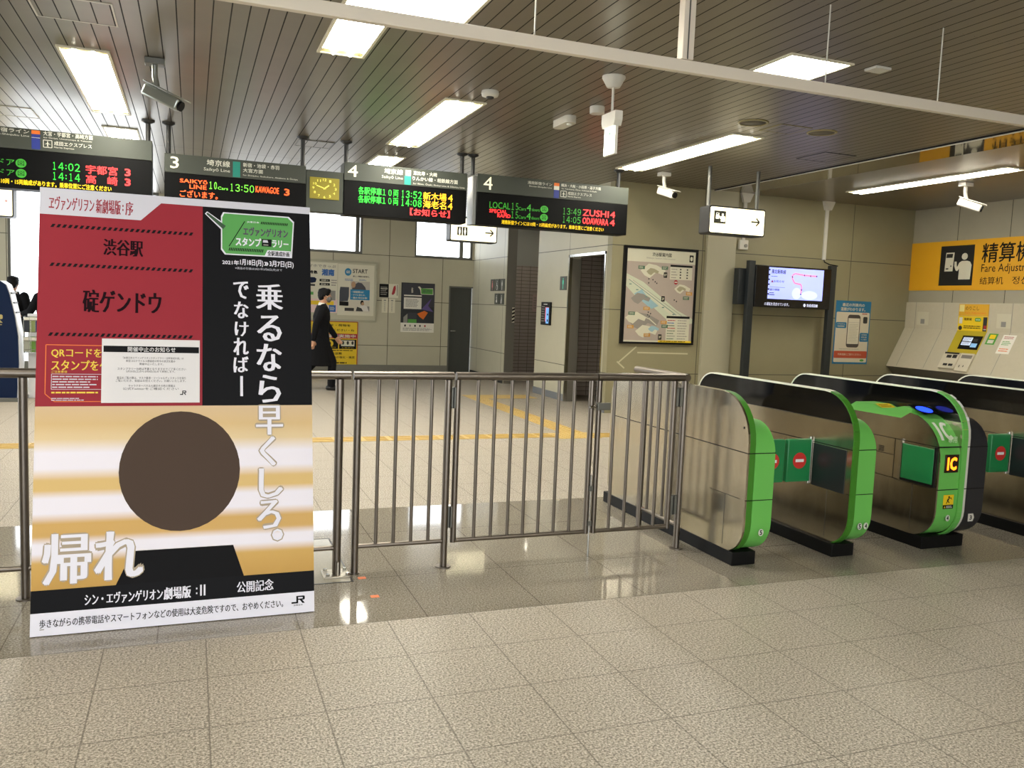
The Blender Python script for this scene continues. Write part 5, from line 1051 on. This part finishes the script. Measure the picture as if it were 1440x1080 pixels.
    for u0, v0, w_, h, lab, dr in ((.6, .5, .16, .19, 'small green edged card on the counter next to the fare machine', lambda s: (s.r(0, 0, .16, .19, GREEN, 1), s.r(.03, .02, .13, .08, PALE, 2), s.r(.03, .1, .13, .17, YEL, 2))),
                                 (.85, .36, .22, .32, 'white printed notice lying on the counter beyond the green edged card', lambda s: (s.small(.03, .25, .19, .3, 2, RED, 1, 1), s.small(.03, .14, .19, .22, 3, GREEN, 1, 2), s.small(.03, .03, .19, .1, 2, ORANGE, 1, 3)))):
        m = MB(); s = Sheet(m, O+N*.0022+Vector(YM)*u0+V*v0, YM, V, .001); s.block(0, 0, w_, h, .001, PAPER); dr(s)
        tag(m.build('counter_notice', None, O+Vector(YM)*u0+V*v0, fix=False), lab, 'notice', 'notices on the fare counter')
    def d_(s):
        YB_ = mat('banner_amber', '#e0a51c', .45); s.r(0, 0, 5, .8, YB_, 1); man_machine(s, .61, .077, 1.25, .72, mat('banner_black', '#15140f', .5), mat('banner_white', '#d9d4bd', .5))
        s.t('精算機', 1.39, .425, 2.26, .73, BLACK, 2, .012); s.t('Fare Adjustment', 1.4, .245, 2.4, .405, BLACK, 2, .0); s.t('结算机', 1.39, .09, 1.8, .205, BLACK, 2, .0); s.t('정산기', 1.95, .09, 2.36, .205, BLACK, 2, .0)
    sheet_thing('wall_banner', 'wide yellow fare adjustment banner with a black pictogram above the counter', 'banner', (X1, 11.195, 2.08), YM, 5, .8, .015, YEL, d_)
fare()
# ------------------------------------------------------------------ navy ticket machine, leaflets
def ticket_machine():
    t = thing('ticket_machine', 'navy sided ticket machine with a gold logo behind the barrier, cut by the picture edge', 'ticket machine', (-2.6, 13.6, 0))
    prof = [(-3.6, .05), (-2.2, .05), (-2.17, .5), (-2.175, .88), (-2.21, 1.15), (-2.27, 1.45), (-2.31, 1.57), (-2.38, 1.62), (-3.6, 1.66)]
    m = MB(); m.prism(prof, 'y', 12.95, 13.28, mat('machine_white', '#e4e6ea', .35), False); m.build('cabinet', t)
    m = MB(); m.prism([(x-(.012 if x > -3 else 0), z) for x, z in prof], 'y', 12.92, 12.951, NAVY); sd = m.build('side_panel', t)
    m = MB(); s = Sheet(m, (0, 12.918, 0), XR, (0, 0, 1), .001); jr_logo(s, -2.56, 1.06, -2.36, 1.17, mat('logo_gold', '#b9a86a', .4, .4), 1); s.r(-2.56, 1.03, -2.37, 1.04, mat('logo_gold', '#b9a86a', .4, .4), 1); m.build('logo', sd, fix=False)
    m = MB(); m.box(-3.7, 12.86, 0, -2.14, 13.35, .05, GREYM, .004); m.build('plinth', t)
    m = MB()
    for zz in (1.2, 1.33, 1.46):
        m.cyl((-2.205-(zz-1.15)*.2, 12.99, zz), (-2.205-(zz-1.15)*.2, 13.24, zz), .012, DARK, 6)
    m.build('screen_trim', t)
ticket_machine()
def rack():
    x0, x1, y0, y1 = -2.16, -1.93, 13.0, 13.3
    t = thing('leaflet_rack', 'wire leaflet rack on a white panel beside the navy ticket machine', 'rack', (-2.08, 13.15, 0))
    m = MB(); m.box(-2.13, 13.3, 0, -1.86, 13.36, 1.18, mat('rack_white', '#dfe0e2', .4), .006); m.build('back_panel', t)
    m = MB()
    for z in (.7, .82, .94, 1.1): m.tube([(x0+.03, y1, z), (x0+.03, y0, z), (x1, y0, z), (x1, y1, z)], .006, CHROME, 6)
    for x in (x0+.03, (x0+x1)/2, x1): m.cyl((x, y0, .66), (x, y0, 1.1), .005, CHROME, 6)
    m.box(x0+.03, y0, .655, x1, y1, .665, CHROME); m.build('wire_basket', t)
    for k, (x, z, c, lab) in enumerate(((-2.1, .94, '#2a2f38', 'dark leaflet in the upper row of the wire rack'), (-2.03, .94, '#7d8a52', 'olive leaflet in the upper row of the wire rack'), (-1.96, .94, '#26325e', 'blue leaflet in the upper row of the wire rack'),
                                   (-2.11, .668, '#a9aa9c', 'grey leaflet in the lower row of the wire rack'), (-2.03, .668, '#5f8a2f', 'green leaflet in the lower row of the wire rack'), (-1.96, .668, '#6e4a44', 'brown leaflet in the lower row of the wire rack'))):
        m = MB(); yy = y0+.03; c_ = mat('leaflet_%s' % c[1:], c, .5)
        m.box(x-.033, yy, z, x+.033, yy+.02, z+.21, c_); m.box(x-.033, yy-.001, z+.16, x+.033, yy, z+.2, PAPER)
        tag(m.build('leaflet', None, (x, yy, z)), lab, 'leaflet', 'leaflets in the wire rack')
rack()
for x, yy, lab in ((.895, 4.56, 'small orange sticker on the floor close to the fixed barrier foot'), (.905, 4.25, 'small orange sticker on the floor out in front of the barrier foot')):
    m = MB(); m.box(x-.022, yy-.018, 0, x+.022, yy+.018, .0012, mat('sticker_orange', '#d8703a', .6)); tag(m.build('floor_sticker', None, (x, yy, 0)), lab, 'sticker', 'orange floor stickers')
t = thing('floor_hatch', 'steel rimmed floor hatch around the bolted barrier post', 'floor hatch', (.5, 4.95, 0))
m = MB(); m.box(.2, 4.52, 0, .83, 5.38, .0015, mat('hatch_plate', '#a39d8c', .12, .3, noise=.15, nscale=90)); m.build('lid', t)
m = MB()
for a in ((.19, 4.51, .2, 5.39), (.83, 4.51, .84, 5.39), (.2, 4.51, .83, 4.52), (.2, 5.38, .83, 5.39)): m.box(a[0], a[1], 0, a[2], a[3], .002, DARK)
m.build('rim', t)

# ------------------------------------------------------------------ people
SKIN = mat('skin', '#b98a6c', .55); HAIR = mat('hair', '#0b0909', .6, 0, .2); SUIT = mat('black_cloth', '#0d0d10', .85, 0, .2, noise=.25, nscale=40); SHIRT = mat('white_shirt', '#e6e4de', .7); MASK = mat('grey_mask', '#6c6a68', .8); SHOE = mat('black_shoe', '#0d0d0f', .25)
def fuse(name, shapes, m, parent, voxel, smooth=3):
    """one continuous surface from overlapping tapered limbs and balls, in the figure's own frame"""
    b = MB()
    for s in shapes:
        if s[0] == 'l':
            pts, rs = s[1], s[2]
            for (p, r), (q, r2) in zip(zip(pts, rs), zip(pts[1:], rs[1:])): b.cyl(p, q, r, m, 14, r2)
            for p, r in zip(pts, rs): b.sphere(p, r, m, (1, 1, 1), 14)
        elif s[0] == 'b': b.sphere(s[1], 1, m, s[2], 18, s[3] if len(s) > 3 else None)
        elif s[0] == 'r': b.loft(s[1], m)
    o = b.build(name, None)
    md = o.modifiers.new('r', 'REMESH'); md.mode = 'VOXEL'; md.voxel_size = voxel; md.use_smooth_shade = True
    sm = o.modifiers.new('s', 'SMOOTH'); sm.factor = .5; sm.iterations = smooth
    dg = bpy.context.evaluated_depsgraph_get(); me = bpy.data.meshes.new_from_object(o.evaluated_get(dg))
    o.modifiers.clear(); old = o.data; o.data = me; bpy.data.meshes.remove(old)
    if not me.materials: me.materials.append(m)
    for p in me.polygons: p.use_smooth = True
    me.name = name; o.parent = parent
    return o
def ring_(c, rx, ry, n=18, tilt=0): return [(c[0]+rx*math.cos(2*PI*k/n), c[1]+ry*math.sin(2*PI*k/n), c[2]+tilt*math.cos(2*PI*k/n)) for k in range(n)]
def hand(wrist, d, side, curl=.5):
    """palm, four unequal bent fingers and a thumb leaving the side of the palm"""
    d = Vector(d).normalized(); w_ = Vector(wrist); f = Vector((1, 0, 0)); f = (f-d*f.dot(d)).normalized(); inn = d.cross(f)*side; out = []
    out.append(('l', [w_, w_+d*.04, w_+d*.085], [.026, .03, .03])); out.append(('l', [w_+d*.04+f*.022, w_+d*.085+f*.026], [.018, .015])); out.append(('l', [w_+d*.04-f*.022, w_+d*.08-f*.026], [.018, .015]))
    for k, (o_, L) in enumerate(((.03, .07), (.01, .08), (-.01, .075), (-.03, .058))):
        a = w_+d*.088+f*o_; b = a+d*L*.5; e = b+(d*(1-curl)+inn*curl).normalized()*L*.32; g = e+(d*(1-1.5*curl)+inn*1.3*curl).normalized()*L*.3
        out.append(('l', [a, b, e, g], [.0095, .009, .0085, .0075]))
    a = w_+d*.03+f*.028; b = a+(d*.6+f*.6+inn*.3).normalized()*.035; e = b+(d*.9+inn*.4).normalized()*.03
    out.append(('l', [a, b, e], [.013, .011, .009])); return out
def person(lab, loc, rz, J, mask=True, long_coat=True, group=None):
    t = thing('person', lab, 'person', loc, group)
    hz = J.get('hip', .9); sh = J['lean']
    S = lambda s: Vector((sh*.8, s*.19, 1.40)); neck = Vector((sh, 0, 1.46)); head = Vector((sh+.035, 0, 1.60))
    hip = lambda s: Vector((0, s*.09, hz))
    body = []
    # head with jaw, nose, ears; neck, trunk, arms, legs as one surface
    body += [('b', head, (.093, .074, .112)), ('b', head+Vector((.028, 0, -.06)), (.062, .056, .06)), ('b', head+Vector((.062, 0, -.088)), (.03, .032, .026)),
             ('l', [head+Vector((.086, 0, .012)), head+Vector((.107, 0, -.022))], [.009, .014]), ('b', head+Vector((.088, 0, -.056)), (.014, .026, .008)), ('b', head+Vector((.088, 0, -.068)), (.014, .022, .008)), ('b', head+Vector((.083, 0, .03)), (.016, .055, .01))]
    for s in (1, -1): body += [('b', head+Vector((-.005, s*.077, -.01)), (.022, .011, .034))]
    body += [('l', [head+Vector((-.02, 0, -.06)), neck+Vector((0, 0, -.05))], [.056, .06])]
    body += [('r', [ring_((sh*.2, 0, hz-.06), .1, .15), ring_((sh*.4, 0, hz+.14), .09, .13), ring_((sh*.7, 0, 1.25), .115, .165), ring_((sh*.85, 0, 1.38), .09, .17), ring_((sh, 0, 1.45), .05, .07)])]
    for s, key in ((1, 'l'), (-1, 'r')):
        e, w_ = Vector(J['elbow_'+key]), Vector(J['wrist_'+key]); k, a = Vector(J['knee_'+key]), Vector(J['ankle_'+key])
        body += [('l', [S(s), e, w_], [.05, .038, .026])] + hand(w_, w_-e, s)
        body += [('l', [hip(s), k, a], [.08, .052, .038])]; td = Vector(J.get('toe_'+key, (1, 0, 0))).normalized()
        body += [('l', [a+Vector((0, 0, -.03)), a+td*.13+Vector((0, 0, -.06 if td.z > -.3 else -.02))], [.034, .026])]
    fuse('body', body, SKIN, t, .0065, 2)
    # hair
    h = [('b', head+Vector((-.014, 0, .034)), (.105, .089, .098)), ('b', head+Vector((-.045, 0, -.01)), (.068, .08, .085)), ('b', head+Vector((.05, 0, .085)), (.055, .066, .036))]
    for k in range(16):
        a = 2*PI*k/16; h.append(('l', [head+Vector((-.01+.07*math.cos(a), .06*math.sin(a), .09)), head+Vector((-.01+.098*math.cos(a), .084*math.sin(a), .052 if math.cos(a) > .3 else -.01))], [.024, .012]))
    o = fuse('hair', h, HAIR, t, .008, 1)
    for s in (1, -1):
        b = MB(); b.sphere(head+Vector((.081, s*.03, .012)), .011, mat('eye', '#1a1412', .2), (.8, 1.2, .7), 10); o = b.build('eye', None); o.parent = t
        b = MB(); b.cyl(head+Vector((.09, s*.016, .034)), head+Vector((.08, s*.048, .035)), .005, HAIR, 6); o = b.build('eyebrow', None); o.parent = t
    if mask:
        fuse('face_mask', [('b', head+Vector((.05, 0, -.055)), (.068, .068, .056)), ('l', [head+Vector((.09, 0, -.02)), head+Vector((.1, 0, -.06)), head+Vector((.075, 0, -.1))], [.022, .022, .02])], MASK, t, .008, 2)
        b = MB()
        for s in (1, -1): b.tube([head+Vector((.05, s*.067, -.03)), head+Vector((.0, s*.083, .01)), head+Vector((-.02, s*.086, -.01))], .0025, WHITE, 5)
        o = b.build('mask_strap', None); o.parent = t
    fuse('shirt_collar', [('r', [ring_((sh+.002, 0, 1.41), .082, .088), ring_((sh+.008, 0, 1.475), .066, .068, tilt=-.012)]), ('b', Vector((sh+.07, 0, 1.38)), (.035, .06, .06))], SHIRT, t, .008, 1)
    hem = .42 if long_coat else .78
    flare = .05 if long_coat else 0
    coat = [('r', [ring_((J['stride']*.0, 0, hem), .17+flare+J['stride']*.3, .17+flare), ring_((0, 0, hz-.1), .15+flare*.4, .18+flare*.4), ring_((sh*.4, 0, hz+.14), .125, .165), ring_((sh*.7, 0, 1.25), .145, .19), ring_((sh*.85, 0, 1.39), .105, .18), ring_((sh*.95, 0, 1.44), .07, .085)])]
    for s, key in ((1, 'l'), (-1, 'r')):
        e, w_ = Vector(J['elbow_'+key]), Vector(J['wrist_'+key]); w2 = w_+(e-w_).normalized()*.02
        coat.append(('l', [S(s)+Vector((0, 0, -.01)), e, w2], [.075, .06, .048]))
        coat.append(('l', [Vector((sh+.035, s*.075, 1.45)), Vector((sh+.1, s*.05, 1.34)), Vector((sh*.7+.13, s*.02, 1.2))], [.024, .022, .014]))
    fuse('coat', coat, SUIT, t, .011, 3)
    tr = []
    for s, key in ((1, 'l'), (-1, 'r')):
        k, a = Vector(J['knee_'+key]), Vector(J['ankle_'+key]); tr.append(('l', [hip(s)+Vector((0, 0, .02)), k, a+Vector((0, 0, .0))], [.1, .073, .066]))
    fuse('trousers', tr, SUIT, t, .011, 2)
    for s, key in ((1, 'l'), (-1, 'r')):
        a = Vector(J['ankle_'+key]); td = Vector(J.get('toe_'+key, (1, 0, 0))).normalized(); up = Vector((0, 1, 0)).cross(td)*-1
        up = td.cross(Vector((0, 1, 0)))*-1 if td.cross(Vector((0, 1, 0))).z < 0 else td.cross(Vector((0, 1, 0)))
        b0 = a-up*.055
        fuse('shoe', [('l', [a+up*.0, b0], [.05, .05]), ('l', [b0-td*.05, b0+td*.06, b0+td*.15], [.046, .046, .036]), ('b', b0+td*.05-up*.025, (.13, .046, .025), Euler((0, -math.asin(td.z), 0)))], SHOE, t, .009, 2)
    t.rotation_euler = (0, 0, rz)
    return t
WALK = dict(lean=.03, stride=.16, hip=.9, elbow_l=(.14, .26, 1.12), wrist_l=(.30, .23, .90), elbow_r=(-.1, -.26, 1.12), wrist_r=(-.14, -.25, .86),
            knee_r=(.2, -.09, .5), ankle_r=(.19, -.085, .105), knee_l=(-.06, .09, .49), ankle_l=(-.36, .085, .16), toe_l=(.82, 0, -.57))
person('man in a long black coat with a grey mask, walking past the framed poster board', (2.02, 14.38, .0), 0, WALK)
STAND = dict(lean=.0, stride=.0, hip=.9, elbow_l=(.02, .25, 1.14), wrist_l=(.12, .2, .92), elbow_r=(.02, -.25, 1.14), wrist_r=(.12, -.2, .92), knee_r=(.02, -.1, .5), ankle_r=(0, -.1, .105), knee_l=(.02, .1, .5), ankle_l=(0, .1, .105))
person('person in a dark suit seen from behind at the navy ticket machine', (-2.83, 16.3, 0), math.radians(75), STAND, False, False)
ST2 = dict(STAND, elbow_l=(.1, .25, 1.15), wrist_l=(.3, .18, 1.1))
person('person in dark clothes bending an arm, nearly hidden by the large poster', (-2.28, 16.0, 0), math.radians(150), ST2, False, False)
